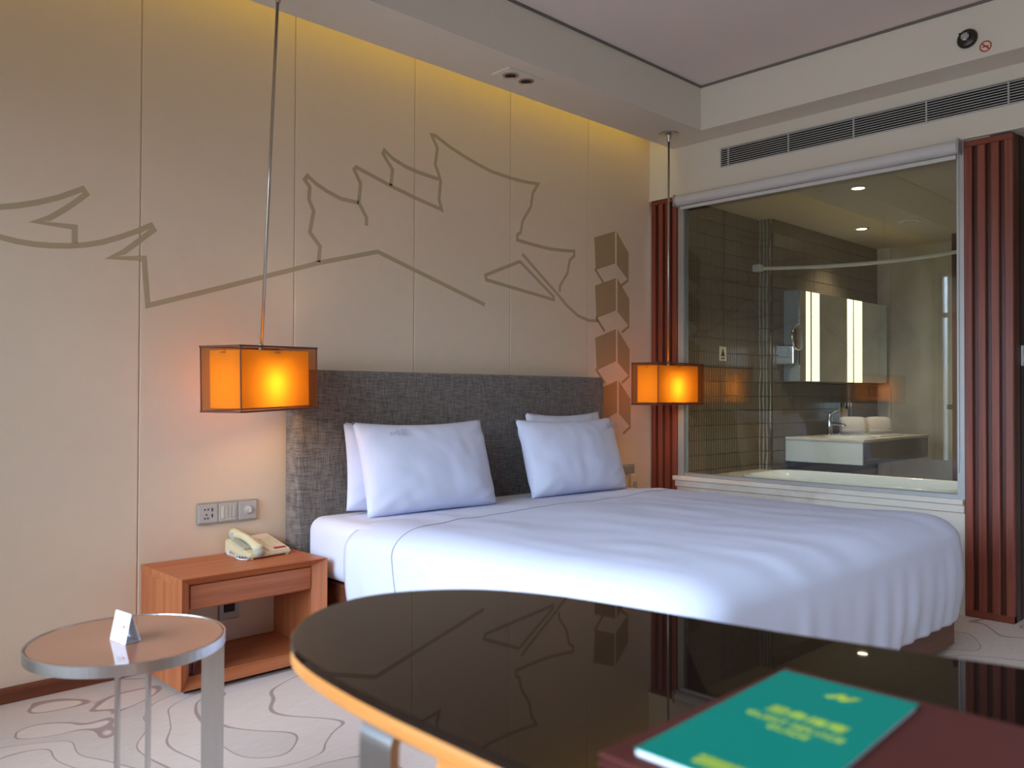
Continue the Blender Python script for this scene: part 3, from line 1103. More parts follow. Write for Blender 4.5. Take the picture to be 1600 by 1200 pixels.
# grey piping line across the turned-down band
pts = []
x0, x1 = DX0 + RX, DX1 - RX
s0 = 0.0
yp = lambda f: -0.775 + 0.075 * f
for j in range(40, 0, -1):
    y = -0.79 - 0.08 * (j / 40)
    p = skirt_point(x0, y, -1, 0, j / 40, abs(y - DY1), 0.155)
    p.x -= .002
    pts.append(p)
for i in range(61):
    f = i / 60
    x = x0 + (x1 - x0) * f
    y = -0.79 + 0.03 * min(1, f * 8) + 0.06 * f
    pts.append(Vector((x, y, top_z(x, y) + .0012)))
mk('piping', tube(B(), pts, .0016, 6), M['piping'], dv, world=True, smooth=True)


def pillow_mesh(w, h, t, seed):
    bm = B()
    n, m = 40, 28
    for side in (1, -1):
        g = []
        for i in range(n + 1):
            row = []
            for j in range(m + 1):
                u, v = -1 + 2 * i / n, -1 + 2 * j / m
                # corners stay out, edges draw in a little
                x = w / 2 * u * (1 - 0.035 * (1 - v * v) * abs(u) ** 3)
                z = h / 2 * v * (1 - 0.10 * (1 - u * u) * max(0, v) ** 3 - .02 * (1 - u * u) * max(0, -v) ** 3)
                e = max(0.0, (1 - abs(u) ** 2.6)) ** .55 * max(0.0, (1 - abs(v) ** 2.4)) ** .55
                y = t / 2 * e * (1 - .12 * v)
                wr = 0.010 * nz3(u * 2.2 + seed, v * 2.0, side) + .004 * nz3(u * 6 + v * 3 + seed, v * 2.5 - u * 2, 4 + side)
                cr = (abs(u) * abs(v)) ** 2
                wr += .010 * cr * math.sin((u - v) * 16 + seed)
                y += wr * min(1, e * 2.5)
                row.append(bm.verts.new((x, -side * y, z)))
            g.append(row)
        for i in range(n):
            for j in range(m):
                bm.faces.new((g[i][j], g[i + 1][j], g[i + 1][j + 1], g[i][j + 1]))
    bmesh.ops.remove_doubles(bm, verts=bm.verts, dist=1e-5)
    return bm


def pillow(label, x, y, zb, w, h, t, lean, yaw, seed, text_at=None, roll=0.0):
    """leans back on the headboard; local origin is the pillow's centre"""
    p = thing('pillow', label, 'pillow', (x, y, zb + h / 2 * math.cos(lean)), (-lean, roll, yaw), group='white pillows against the headboard')
    mk('pillowcase', pillow_mesh(w, h, t, seed), M['linen'], p, smooth=True)
    if text_at:
        tx, tz, ty = text_at
        mt = Matrix.Translation((tx, ty, tz)) @ Matrix.Rotation(PI / 2, 4, 'X') @ Matrix.Rotation(math.radians(2), 4, 'Z')
        text_mesh('embroidered_word', 'soft', .034, M['piping'], p, mt, 'RIGHT', shear=.25)
        mt2 = Matrix.Translation((tx + .026, ty, tz)) @ Matrix.Rotation(PI / 2, 4, 'X')
        text_mesh('embroidered_character', '软', .034, M['piping'], p, mt2)
    return p


LEAN = math.radians(18)
pillow('back white pillow of the left pair, showing behind its left corner', -2.115, -0.215, 0.548, 0.735, 0.39, 0.13, math.radians(12), math.radians(0), 3.1, roll=math.radians(5))
pillow('front white pillow of the left pair, nearest the telephone', -2.115, -0.335, 0.562, 0.722, 0.42, 0.19, LEAN, math.radians(-2), 1.3, (-.185, .135, -.082))
pillow('back white pillow of the right pair, peeking over the front one', -1.035, -0.215, 0.553, 0.63, 0.44, 0.13, math.radians(9), math.radians(2), 5.7)
pillow('front white pillow of the right pair, beside the second lamp', -1.125, -0.335, 0.562, 0.735, 0.415, 0.19, LEAN, math.radians(-2), 8.2, (.30, .14, -.062))


# ------------------------------------------------------------------ nightstands
def nightstand(label, x0, x1):
    y0, y1, zt = -0.381, -0.003, 0.42
    t = thing('nightstand', label, 'nightstand', ((x0 + x1) / 2, -0.19, 0.0), group='matching nightstands beside the bed')
    th = 0.03
    r_, f, fz = 0.046, 0.047, 0.034        # splayed face frame: recess, width, height
    yb_ = y0 + r_
    mk('top', bx(x0, x1, yb_, y1, zt - th, zt), M['night_x'], t, world=True)
    for a, b in ((x0, x0 + th), (x1 - th, x1)):
        mk('side_panel', bx(a, b, yb_, y1, 0.022, zt - th), M['night_z'], t, world=True)
    mk('bottom_shelf', bx(x0 + th, x1 - th, yb_, y1, 0.022, 0.056), M['night_x'], t, world=True)

    def splay(outer, inner, back):
        # mitred length of frame: front arris, inner recessed arris, and the outer back edge
        bm = B()
        v = [bm.verts.new(p) for p in outer + inner + back]
        for q in ((0, 1, 3, 2), (0, 4, 5, 1), (2, 3, 5, 4), (0, 2, 4), (1, 5, 3)):
            bm.faces.new([v[k] for k in q])
        return bm
    z0_, zi0, zi1 = 0.022, 0.022 + fz, zt - fz
    O = {'tl': (x0, y0, zt), 'tr': (x1, y0, zt), 'bl': (x0, y0, z0_), 'br': (x1, y0, z0_)}
    I = {'tl': (x0 + f, yb_, zi1), 'tr': (x1 - f, yb_, zi1), 'bl': (x0 + f, yb_, zi0), 'br': (x1 - f, yb_, zi0)}
    K = {'tl': (x0, yb_, zt), 'tr': (x1, yb_, zt), 'bl': (x0, yb_, z0_), 'br': (x1, yb_, z0_)}
    for a, b, mm in (('tl', 'tr', 'night_x'), ('bl', 'br', 'night_x'), ('bl', 'tl', 'night_z'), ('br', 'tr', 'night_z')):
        mk('face_rail', splay([O[a], O[b]], [I[a], I[b]], [K[a], K[b]]), M[mm], t, world=True)
    mk('drawer', bx(x0 + f + .002, x1 - f - .002, yb_ - .004, y1 - .08, 0.298, zi1 - .002, bev=.002, seg=1), M['night_x'], t, world=True)
    mk('drawer_rail', bx(x0 + th, x1 - th, yb_ + .01, y1 - .06, 0.291, 0.2975), M['night_x'], t, world=True)
    mk('plinth', bx(x0 + .03, x1 - .03, y0 + .04, y1 - .01, 0.0, 0.022), M['hole'], t, world=True)
    return t


nightstand('open wooden nightstand with one drawer under the telephone', -3.262, -2.668)
nightstand('wooden nightstand mostly hidden behind the far side of the bed', -0.585, -0.03)

so = thing('floor_socket', 'small grey socket on the wall inside the open nightstand', 'socket', (-2.905, -0.001, 0.188))
mk('plate', bx(-.043, .043, -.010, 0, -.043, .043, bev=.004), M['plate'], so)
mk('socket_face', bx(-.024, .024, -.013, -.008, -.012, .028, bev=.002), M['hole'], so)

bk = thing('maroon_folder', 'maroon upright folder stored at the left inside the nightstand', 'folder', (-3.13, -0.30, 0.061))
mk('cover', bx(-.10, -.085, -.03, .20, 0, .19, bev=.003, seg=1), M['maroon'], bk)
mk('pages', bx(-.085, -.07, -.025, .195, .003, .185), M['maroon'], bk)
mk('cover', bx(-.07, -.055, -.03, .20, 0, .19, bev=.003, seg=1), M['maroon'], bk)
fl = thing('white_handset', 'white plastic torch clipped inside the nightstand beside the folder', 'torch', (-3.15, -0.335, 0.061))
mk('body', lathe(B(), [(.012, 0), (.014, .01), (.014, .10), (.022, .125), (.022, .145), (.016, .15)], (0, 0, 0), 20), M['white_plastic'], fl, smooth=True)
mk('switch', bx(-.004, .004, -.019, -.012, .05, .08, bev=.002), M['hole'], fl)


# ------------------------------------------------------------------ wall plates
def ring_holes(bm, pts, y, r):
    for x, z in pts:
        lathe(bm, [(r, y), (r, y - .0012)], (x, 0, z), 10, 'Y')


wp = thing('switch_plate', 'long silver wall plate with socket, switches and dimmer above the telephone', 'switch', (-2.9135, 0.0, 0.592))
mk('frame', bx(-.1305, .1305, -.011, -.0005, -.044, .044, bev=.004), M['plate'], wp)
for a in (-.087, 0.0, .087):
    mk('module', bx(a - .040, a + .040, -.0135, -.010, -.037, .037, bev=.002, seg=1), M['plate_light'], wp)
bm = B()
ring_holes(bm, [(-.101, .017), (-.087, .017), (-.094, -.004), (-.101, -.019), (-.088, -.019)], -.0133, .0035)
box(bm, -.072, -.067, -.0146, -.013, .008, .022)
box(bm, -.072, -.067, -.0146, -.013, -.016, -.002)
mk('socket_holes', bm, M['hole'], wp)
for a, mm in ((-.024, M['plate_cream']), (-.008, M['plate_light']), (.008, M['plate_light']), (.024, M['plate_light'])):
    mk('rocker', bx(a - .0072, a + .0072, -.0175, -.013, -.024, .026, bev=.002, seg=1), mm, wp)
mk('rocker_strip', bx(-.016, .031, -.0165, -.013, -.031, -.025), M['plate_cream'], wp)
mk('dimmer_knob', lathe(B(), [(.020, -.013), (.020, -.016), (.015, -.018), (.014, -.030), (.011, -.032)], (.087, 0, .002), 24, 'Y'), M['plate_light'], wp, smooth=False)
mk('dimmer_pointer', bx(.084, .090, -.034, -.030, -.008, .014), M['white_plastic'], wp)

w3 = thing('switch_plate', 'small grey switch plate on the wall right of the bed', 'switch', (-0.232, 0.0, 0.612))
mk('frame', bx(-.062, .062, -.010, -.0005, -.030, .030, bev=.003), M['plate'], w3)
for a in (-.03, 0.0, .03):
    mk('rocker', bx(a - .013, a + .013, -.014, -.009, -.02, .02, bev=.002, seg=1), M['plate'], w3)
cp = thing('bedside_phone', 'cream handset phone standing at the wall right of the bed', 'telephone', (-0.262, -0.07, 0.42))
mk('cradle', bx(-.045, .045, -.04, .04, 0, .06, bev=.01), M['phone'], cp)
mk('handset', bx(-.03, .03, -.012, .02, .05, .168, bev=.012, seg=3), M['phone'], cp)
mk('keypad', bx(-.018, .018, -.016, -.011, .075, .12), M['phone_grey'], cp)

sw = thing('light_switch', 'lone white light switch on the dark corridor wall', 'switch', (0.150, -2.134, 1.28))
mk('frame', bx(-.043, .043, -.010, 0, -.05, .05, bev=.004), M['white_plastic'], sw)
mk('rocker', bx(-.02, .02, -.014, -.009, -.03, .03, bev=.002), M['white_plastic'], sw)


# ------------------------------------------------------------------ telephone
ph = thing('telephone', 'cream desk telephone with a red label on the nightstand', 'telephone', (-2.832, -0.112, 0.42), (0, 0, math.radians(6)))
ph.scale = (0.92, 0.92, 0.88)
bm = B()
prism(bm, [(-.105, .006), (-.105, .022), (.085, .074), (.10, .070), (.10, .006)], -.105, .105, 'X')
bmesh.ops.bevel(bm, geom=list(bm.edges), offset=.006, segments=2, affect='EDGES', clamp_overlap=True)
mk('body', bm, M['phone'], ph)
slope = math.atan2(.052, .19)


def on_slope(x, y, lift):
    """height of the sloping face at local y"""
    return (x, y, .022 + (y + .105) * math.tan(slope) + lift)


def slab_on(x0, x1, y0, y1, l0, l1):
    bm = B()
    c = [(x0, y0), (x1, y0), (x1, y1), (x0, y1)]
    lo = [bm.verts.new(on_slope(x, y, l0)) for x, y in c]
    hi = [bm.verts.new(on_slope(x, y, l1)) for x, y in c]
    bm.faces.new(lo)
    bm.faces.new(hi)
    for i in range(4):
        bm.faces.new((lo[i], lo[(i + 1) % 4], hi[(i + 1) % 4], hi[i]))
    return bm


mk('faceplate', slab_on(-.005, .10, -.095, .08, -.002, .004), M['phone_pale'], ph)
mk('red_label', slab_on(.03, .09, -.088, -.072, .0035, .006), M['red'], ph)
for r in range(4):
    for c in range(3):
        x, y = .025 + c * .024, -.052 + r * .026
        mk('key', slab_on(x - .008, x + .008, y - .008, y + .008, .003, .008), M['phone'], ph)
hs = []
for k in range(15):
    f = k / 14
    y = -.098 + .20 * f
    arch = .016 * math.sin(PI * f)
    x, yy, z = on_slope(-.055, y, .014 + arch)
    hs.append(((x, yy, z), .017 + .012 * abs(2 * f - 1) ** 3))
bm = tube(B(), [p for p, r in hs], [r for p, r in hs], 14)
hnd = mk('handset', bm, M['phone'], ph, smooth=True)
for k in (0, 14):
    p = hs[k][0]
    mk('earpiece', lathe(B(), [(.024, -.028), (.028, -.012), (.026, .008)], (p[0], p[1] + (.012 if k == 0 else -.012), p[2]), 18), M['phone_grey'], hnd, smooth=True)
mk('handset_cradle', slab_on(-.10, -.02, -.05, .05, -.001, .010), M['phone_grey'], ph)
for x, y in ((-.09, -.09), (.09, -.09), (-.09, .09), (.09, .09)):
    mk('foot', lathe(B(), [(.010, 0), (.009, .008)], (x, y, 0), 12), M['phone_grey'], ph)
coil = [Vector((-.10 + .0, -.085, .018))]
for k in range(90):
    f = k / 89
    base = Vector((-.10 - .045 * math.sin(PI * f), -.085 + .15 * f, .012 + .012 * f))
    a = k * 1.15
    coil.append(base + Vector((.005 * math.cos(a), 0, .005 * math.sin(a))))
mk('coiled_cord', tube(B(), coil, .0019, 6), M['white_plastic'], ph, smooth=True)
mk('line_cord', tube(B(), [(-.095, .02, .012), (-.125, -.02, .006), (-.135, -.07, .005), (-.12, -.10, .005), (-.105, -.095, .010)], .0045, 8), M['white_plastic'], ph, smooth=True)


# ------------------------------------------------------------------ pendant lamps
def pendant(label, cx, cy, z0, canopy_xy, yaw, tilt, power):
    LX, LY = 0.432, 0.197
    z1 = z0 + 0.244
    t = thing('pendant_lamp', label, 'lamp', (cx, cy, z0), (0, tilt, yaw), group='pendant lamps either side of the bed')
    H = z1 - z0
    rot = (Matrix.Rotation(yaw, 4, 'Z') @ Matrix.Rotation(tilt, 4, 'Y')).inverted()
    top = rot @ Vector((canopy_xy[0] - cx, canopy_xy[1] - cy, ZS - z0))
    mk('canopy', lathe(B(), [(.058, 0), (.058, -.006), (.02, -.012), (.013, -.03), (.009, -.05)], top, 28), M['nickel'], t, smooth=False)
    mk('rod', tube(B(), [top + Vector((0, 0, -.02)), Vector((0, 0, H - .02))], .0062, 12), M['nickel'], t, smooth=True)
    mk('ferrule', lathe(B(), [(.009, H - .03), (.009, H + .012), (.006, H + .02)], (0, 0, 0), 14), M['nickel'], t)

    def sleeve(lx, ly, a, b, th):
        bm = B()
        o = [(-lx / 2, -ly / 2), (lx / 2, -ly / 2), (lx / 2, ly / 2), (-lx / 2, ly / 2)]
        lo = [bm.verts.new((x, y, a)) for x, y in o]
        hi = [bm.verts.new((x, y, b)) for x, y in o]
        for i in range(4):
            bm.faces.new((lo[i], lo[(i + 1) % 4], hi[(i + 1) % 4], hi[i]))
        return bm

    out = mk('outer_shade', sleeve(LX, LY, 0.002, H - .002, 0), M['shade_out'], t)
    mk('inner_shade', sleeve(LX - .046, LY - .046, .012, H - .014, 0), M['shade_in'], t)
    # bound edges of the outer shade
    e = .0035
    for zz in (0.0, H):
        bm = B()
        for sx in (-1, 1):
            box(bm, sx * LX / 2 - e, sx * LX / 2 + e, -LY / 2 - e, LY / 2 + e, zz - e, zz + e)
            box(bm, -LX / 2 - e, LX / 2 + e, sx * LY / 2 - e, sx * LY / 2 + e, zz - e, zz + e)
        mk('edge_binding', bm, M['shade_trim'], out)
    for sx in (-1, 1):
        for sy in (-1, 1):
            mk('corner_binding', bx(sx * LX / 2 - .002, sx * LX / 2 + .002, sy * LY / 2 - .002, sy * LY / 2 + .002, 0, H), M['shade_trim'], out)
    # spider that carries both shades
    bm = B()
    box(bm, -LX / 2, LX / 2, -.003, .003, H - .024, H - .020)
    box(bm, -.003, .003, -LY / 2, LY / 2, H - .024, H - .020)
    mk('spider', bm, M['nickel'], t)
    mk('shielded_lamp_holder', lathe(B(), [(.018, H - .02), (.018, H - .070), (.040, H - .074), (.040, H - .078), (.014, H - .080)], (0, 0, 0), 16), M['white_plastic'], t)  # wide flange added to block the bulb's upward light from the rod
    mk('bulb', lathe(B(), [(.012, H - .078), (.024, H - .098), (.026, H - .118), (.018, H - .135), (.004, H - .142)], (0, 0, 0), 20), M['bulb'], t, smooth=True)
    d = bpy.data.lights.new('bulb_light', 'POINT')
    d.energy = power
    d.color = (1.0, 0.60, 0.22)
    d.shadow_soft_size = 0.03
    o = bpy.data.objects.new('bulb_light', d)
    o.location = (0, 0, H - .142 - .008)
    o.parent = t
    COL.objects.link(o)
    return t


pendant('orange box pendant lamp hanging over the telephone nightstand', -2.907, -0.280, 1.020, (-2.885, -0.345), math.radians(20), math.radians(-1.5), 2.3)
pendant('orange box pendant lamp hanging in front of the narrow wood column', -0.289, -0.352, 1.028, (-0.286, -0.354), math.radians(-3), 0.0, 2.3)

# cove light over the mural wall
cl = thing('cove_light', 'warm strip light hidden in the slot above the mural wall', 'light strip', (-2.5, -0.15, 2.83))
mk('channel', bx(-2.45, 2.42, -.028, -.006, -.02, .0), M['alu'], cl)
d = bpy.data.lights.new('cove_tube', 'AREA')
d.shape = 'RECTANGLE'
d.size = 4.85
d.size_y = 0.02
d.energy = 2.5
d.color = (1.0, 0.76, 0.07)
o = bpy.data.objects.new('cove_tube', d)
o.location = (0, 0.0, 0.0)
o.rotation_euler = (math.radians(26), 0, 0)
o.parent = cl
COL.objects.link(o)

# ------------------------------------------------------------------ ceiling and beam fittings
ag = thing('air_grille', 'long white slatted air grille in the wall above the bathroom window', 'grille', (0.0, -1.6, 2.537))
GY0, GY1, GZ0, GZ1 = -2.75, -0.54, 2.482, 2.594
mk('duct', bx(-0.0015, 0.0, GY0, GY1, GZ0, GZ1), M['void'], ag, world=True)
mk('frame', bx(-0.010, 0, GY0, GY1, GZ1 - .003, GZ1 + .003), M['grille'], ag, world=True)
mk('frame', bx(-0.010, 0, GY0, GY1, GZ0 - .003, GZ0 + .003), M['grille'], ag, world=True)
mk('frame', bx(-0.010, 0, GY1 - .003, GY1 + .003, GZ0, GZ1), M['grille'], ag, world=True)
NS = 8
for k in range(NS):
    zz = GZ0 + (GZ1 - GZ0) * (k + .8) / (NS + .6)
    bm = prism(B(), [(-.0095, zz - .001), (-.0095, zz + .003), (-.001, zz + .006), (-.001, zz + .002)], GY0, GY1, 'Y')
    mk('louvre', bm, M['grille'], ag, world=True)
for yy in (-0.592, -0.985, -1.365, -1.742, -2.118, -2.5):
    mk('divider', bx(-0.010, -0.001, yy - .003, yy + .003, GZ0, GZ1), M['grille'], ag, world=True)

dp = thing('spotlight_panel', 'white twin spotlight panel set in the soffit over the bed', 'spotlight', (-1.58, -0.37, ZS))
mk('trim', bx(-.125, .115, -.062, .065, -.009, .0005, bev=.002, seg=1), M['paint'], dp)
mk('recess_plate', bx(-.112, .102, -.050, .053, -.0105, -.003), M['ceiling'], dp)
for xx in (-.058, .052):
    mk('gimbal_ring', lathe(B(), [(.040, -.0105), (.040, -.014), (.031, -.015), (.028, -.011)], (xx, .0, 0), 24), M['nickel'], dp)
    mk('lens', lathe(B(), [(.029, -.0108), (.027, -.0125)], (xx, .0, 0), 22), M['hole'], dp)

sp = thing('sprinkler', 'round dark chrome sprinkler head on the white soffit face', 'sprinkler', (-0.202, -1.999, 2.774))
mk('escutcheon', lathe(B(), [(.044, 0), (.046, -.006), (.038, -.016), (.028, -.020)], (0, 0, 0), 28, 'X'), M['darkmetal'], sp, smooth=True)
mk('nozzle', lathe(B(), [(.018, -.015), (.018, -.040), (.012, -.045)], (0, 0, 0), 18, 'X'), M['chrome'], sp)
mk('deflector', bx(-.055, -.045, -.022, .022, .012, .016), M['darkmetal'], sp)
mk('frame_arm', bx(-.050, -.03, -.014, -.009, -.012, .014), M['chrome'], sp)

st = thing('no_smoking_sticker', 'small red no-smoking sticker beside the sprinkler', 'sticker', (-0.202, -2.077, 2.716))
mk('backing', lathe(B(), [(.027, -.0003), (.027, -.0012)], (0, 0, 0), 28, 'X'), M['phone_pale'], st)
bm = B()
n = 32
ro, rr_ = .0265, .0205
vo = [[bm.verts.new((-.0016, r * math.cos(2 * PI * k / n), r * math.sin(2 * PI * k / n))) for k in range(n)] for r in (ro, rr_)]
for k in range(n):
    bm.faces.new((vo[0][k], vo[0][(k + 1) % n], vo[1][(k + 1) % n], vo[1][k]))
c45 = math.cos(PI / 4)
w_ = .003
bm.faces.new([bm.verts.new((-.0017, (a * .021 + b * w_) * c45, (a * .021 - b * w_) * c45)) for a, b in ((-1, -1), (1, -1), (1, 1), (-1, 1))])
mk('ring_and_bar', bm, M['red'], st)
mk('cigarette', bx(-.0015, -.0012, -.014, .014, -.003, .002), M['black'], st)

# ------------------------------------------------------------------ round side table and card
TC = Vector((-3.767, -1.266, 0.5))
TRr = 0.221
sd = thing('side_table', 'small round side table with bronze glass top and steel rim', 'side table', (TC.x, TC.y, 0))
n = 72
bm = B()
prof = [(TRr - .014, .474), (TRr, .474), (TRr, .4985), (TRr - .001, .4995), (TRr - .0045, .4995), (TRr - .0055, .4975), (TRr - .0055, .484), (TRr - .014, .484)]
rings = [[bm.verts.new((r * math.cos(2 * PI * k / n), r * math.sin(2 * PI * k / n), z)) for k in range(n)] for r, z in prof]
for i in range(len(rings)):
    for k in range(n):
        bm.faces.new((rings[i][k], rings[i][(k + 1) % n], rings[(i + 1) % len(rings)][(k + 1) % n], rings[(i + 1) % len(rings)][k]))
mk('rim', bm, M['steel'], sd, smooth=False)
mk('glass_top', lathe(B(), [(TRr - .0058, .485), (TRr - .0058, .4965), (TRr - .0075, .4982)], (0, 0, 0), n), M['table_glass'], sd)
vd = Vector((TC.x - CAM.x, TC.y - CAM.y, 0)).normalized()
rt = Vector((vd.y, -vd.x, 0))


def plate_leg(direction, r0, r1, th, shift):
    d = direction.normalized()
    s = Vector((-d.y, d.x, 0))
    bm = B()
    a, b = d * r0 + s * shift, d * r1 + s * shift
    q = [a - s * th / 2, b - s * th / 2, b + s * th / 2, a + s * th / 2]
    prism(bm, [(p.x, p.y) for p in q], 0.0, .4745)
    return bm


mk('leg', plate_leg(rt, TRr - .054, TRr - .001, .010, 0.012), M['steel'], sd)
# two more flat bars, radial to the rim
mk('leg', plate_leg(-vd * .2 + rt * -.020, TRr - .054, TRr - .001, .0065, 0.0), M['steel'], sd)
mk('leg', plate_leg(vd * .2 + rt * .036, TRr - .054, TRr - .001, .0065, -.016), M['steel'], sd)

tc_ = thing('tent_card', 'small folded white tent card standing on the round table', 'card', (-3.79, -1.29, 0.4986))
A_ = Vector((-3.802 + 3.79, -1.2506 + 1.29, 0))
B_ = Vector((-3.793 + 3.79, -1.3233 + 1.29, 0))
C_ = Vector((-3.7538 + 3.79, -1.3112 + 1.29, 0))
Dd = A_ + (C_ - B_)
ridge0 = (A_ + Dd) / 2 + Vector((-.004, .0, .066))
ridge1 = (B_ + C_) / 2 + Vector((-.004, .0, .066))


def sheet(a, b, c, d, th=.0007):
    bm = B()
    nrm = (b - a).cross(d - a).normalized() * th
    v = [bm.verts.new(p + k * nrm) for k in (0, 1) for p in (a, b, c, d)]
    bm.faces.new(v[:4])
    bm.faces.new(v[4:])
    for i in range(4):
        bm.faces.new((v[i], v[(i + 1) % 4], v[4 + (i + 1) % 4], v[4 + i]))
    return bm


mk('front_flap', sheet(A_, B_, ridge1, ridge0), M['paper'], tc_)
mk('back_flap', sheet(C_, Dd, ridge0, ridge1), M['paper'], tc_)
mk('base_flap', sheet(A_ + Vector((0, 0, .0006)), B_ + Vector((0, 0, .0006)), C_ + Vector((0, 0, .0006)), Dd + Vector((0, 0, .0006))), M['paper'], tc_)
e1, e2 = (B_ - A_), (ridge0 - A_)
nn = e1.cross(e2).normalized()
if nn.dot(Vector((CAM.x, CAM.y, 1.0)) - Vector((-3.79, -1.29, .5))) < 0:
    nn = -nn
for (u0, u1, v0, v1, m_) in ((.18, .48, .58, .80, 'paper_tint'), (.62, .78, .50, .58, 'red'), (.55, .85, .62, .66, 'paper_tint')):
    p = [A_ + e1 * u + e2 * v + nn * .0009 for u, v in ((u0, v0), (u1, v0), (u1, v1), (u0, v1))]
    bm = B()
    bm.faces.new([bm.verts.new(q) for q in p])
    mk('print_mark', bm, M[m_], tc_)

# ------------------------------------------------------------------ desk with folder and brochure
dk = thing('desk', 'black glass-topped writing desk with rounded end and orange wood edge', 'desk', (-3.7, -3.1, 0))
OUT = [(-3.975, -4.60), (-3.980, -3.40), (-3.985, -3.0), (-3.988, -2.80), (-3.988, -2.70), (-3.987, -2.62), (-3.983, -2.54), (-3.975, -2.46), (-3.962, -2.39), (-3.940, -2.330),
       (-3.900, -2.275), (-3.845, -2.227), (-3.775, -2.197), (-3.700, -2.194), (-3.620, -2.228), (-3.552, -2.288), (-3.503, -2.380), (-3.476, -2.480),
       (-3.454, -2.600), (-3.428, -2.750), (-3.401, -2.864), (-3.376, -2.968), (-3.352, -3.060), (-3.30, -3.30), (-3.27, -3.60), (-3.26, -4.60)]


def smooth_poly(p, k=3):
    """Catmull-Rom refinement of an open outline"""
    out = []
    for i in range(len(p) - 1):
        a, b, c, d = (Vector(p[max(i - 1, 0)]), Vector(p[i]), Vector(p[i + 1]), Vector(p[min(i + 2, len(p) - 1)]))
        for q in range(k):
            t = q / k
            out.append(tuple(0.5 * ((2 * b) + (c - a) * t + (2 * a - 5 * b + 4 * c - d) * t * t + (3 * b - a - 3 * c + d) * t ** 3)))
    out.append(tuple(p[-1]))
    return out


OUTS = smooth_poly(OUT)


def inset(poly, dist):
    n = len(poly)
    out = []
    for i in range(n):
        p0, p1, p2 = Vector(poly[i - 1]), Vector(poly[i]), Vector(poly[(i + 1) % n])
        d0, d1 = (p1 - p0).normalized(), (p2 - p1).normalized()
        m = Vector((d0.y + d1.y, -d0.x - d1.x))
        m.normalize()
        k = 1 / max(.5, m.dot(Vector((d0.y, -d0.x))))
        out.append(tuple(p1 + m * dist * k))
    return out


def layered(layers):
    """stack outlines (dist inset, z) into a closed solid"""
    bm = B()
    rs = []
    for dist, z in layers:
        rs.append([bm.verts.new((x, y, z)) for x, y in inset(OUTS, dist)])
    n = len(OUTS)
    for i in range(len(rs) - 1):
        for k in range(n):
            bm.faces.new((rs[i][k], rs[i][(k + 1) % n], rs[i + 1][(k + 1) % n], rs[i + 1][k]))
    bm.faces.new(rs[0])
    bm.faces.new(rs[-1])
    return bm


mk('glass_top', layered([(0.0015, .7375), (0, .7385), (0, .7485), (.0015, .75)]), M['desk_glass'], dk, world=True)
mk('wood_top', layered([(.012, .7150), (.004, .7165), (.0, .721), (.0, .732), (.003, .7375)]), M['desk_wood'], dk, world=True)
# the wooden cabinet below the top
mk('cabinet', bx(-3.982, -3.50, -4.55, -2.690, 0.08, 0.7155, bev=.002, seg=1), M['desk_wood'], dk, world=True)
mk('cabinet_plinth', bx(-3.92, -3.56, -4.5, -2.72, 0.0, 0.08), M['hole'], dk, world=True)
# bent flat steel bar leg at the rounded end
bm = B()
prof = []
xo, yo0, yo1 = -3.945, -2.590, -2.530
path = [(-3.965, 0.0), (-3.965, 0.68)]
for k in range(8):
    a = PI - (PI / 2) * k / 7
    path.append((-3.935 + .03 * math.cos(a), .685 + .03 * math.sin(a)))
path += [(-3.62, .715), (-3.60, .715)]
for k in range(8):
    a = PI / 2 - (PI / 2) * k / 7
    path.append((-3.60 + .03 * math.cos(a), .685 + .03 * math.sin(a)))
path += [(-3.57, 0.0)]
th = .012
inner = []
for i, p in enumerate(path):
    p0, p1 = Vector(path[max(i - 1, 0)]), Vector(path[min(i + 1, len(path) - 1)])
    d_ = (p1 - p0).normalized()
    inner.append((p[0] + d_.y * th, p[1] - d_.x * th))
va_ = [[bm.verts.new((x, y, z)) for x, z in path] for y in (yo0, yo1)]
vb_ = [[bm.verts.new((x, y, z)) for x, z in inner] for y in (yo0, yo1)]
for i in range(len(path) - 1):
    bm.faces.new((va_[0][i], va_[0][i + 1], va_[1][i + 1], va_[1][i]))
    bm.faces.new((vb_[0][i], vb_[1][i], vb_[1][i + 1], vb_[0][i + 1]))
    bm.faces.new((va_[0][i], vb_[0][i], vb_[0][i + 1], va_[0][i + 1]))
    bm.faces.new((va_[1][i], va_[1][i + 1], vb_[1][i + 1], vb_[1][i]))
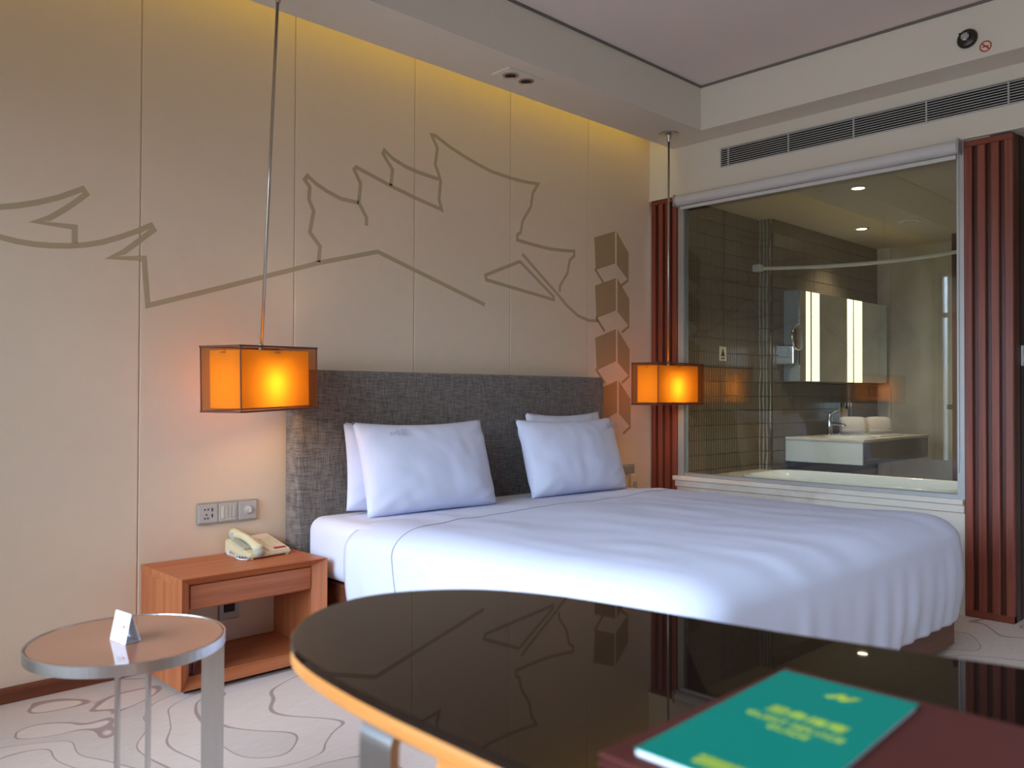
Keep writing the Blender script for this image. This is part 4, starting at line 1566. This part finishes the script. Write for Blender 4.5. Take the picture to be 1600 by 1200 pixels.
for i in (0, -1):
    bm.faces.new((va_[0][i], va_[1][i], vb_[1][i], vb_[0][i]))
mk('bar_leg', bm, M['steel'], dk, world=True)

fo = thing('desk_folder', 'brown leather desk folder lying under the green brochure', 'folder', (-3.77, -3.08, 0.7505))
mk('cover', bx(-3.941 + 3.77, -3.600 + 3.77, -3.33 + 3.08, -2.866 + 3.08, 0.0, .004, bev=.0015, seg=1), M['leather'], fo)
mk('pages', bx(-3.935 + 3.77, -3.606 + 3.77, -3.325 + 3.08, -2.872 + 3.08, .004, .008), M['leather'], fo)
mk('cover', bx(-3.941 + 3.77, -3.600 + 3.77, -3.33 + 3.08, -2.866 + 3.08, .008, .0125, bev=.0015, seg=1), M['leather'], fo)

ZBk = 0.7632
br = thing('brochure', 'green brochure with yellow lettering on the brown folder', 'brochure', (-3.77, -2.96, ZBk))


def bp(x, y):
    return (x + 3.77, y + 2.96)


quad = [(-3.921, -2.892), (-3.921, -3.045), (-3.627, -3.026), (-3.628, -2.879)]
quad = [bp(*q) for q in quad]
mk('pages', prism(B(), [(x * .985 - .002, y * .97) for x, y in quad], 0.0, .0045), M['paper'], br)
mk('cover', prism(B(), quad, .0045, .0055), M['green'], br)
ztx = .0057
mt = lambda x, y: Matrix.Translation((bp(x, y)[0], bp(x, y)[1], ztx)) @ Matrix.Rotation(math.radians(-90 - 3), 4, 'Z')
text_mesh('title_characters', '服务指南', .0205, M['yellow'], br, mt(-3.748, -2.966))
text_mesh('title_line', 'GUEST SERVICE', .0145, M['yellow'], br, mt(-3.773, -2.965))
text_mesh('title_line', 'GUIDE', .0145, M['yellow'], br, mt(-3.790, -2.968))
text_mesh('emblem_letter', 'H', .022, M['yellow'], br, mt(-3.668, -2.960), shear=.5, squash=1.3, bold=.0013)
bm = B()
for k in range(2):
    for q in range(6):
        x, y = bp(-3.893 - .010 * k, -2.945 - .0085 * q)
        box(bm, x - .0035, x + .0035, y - .0035, y + .0035, .0055, .0058)
mk('small_print', bm, M['yellow'], br)
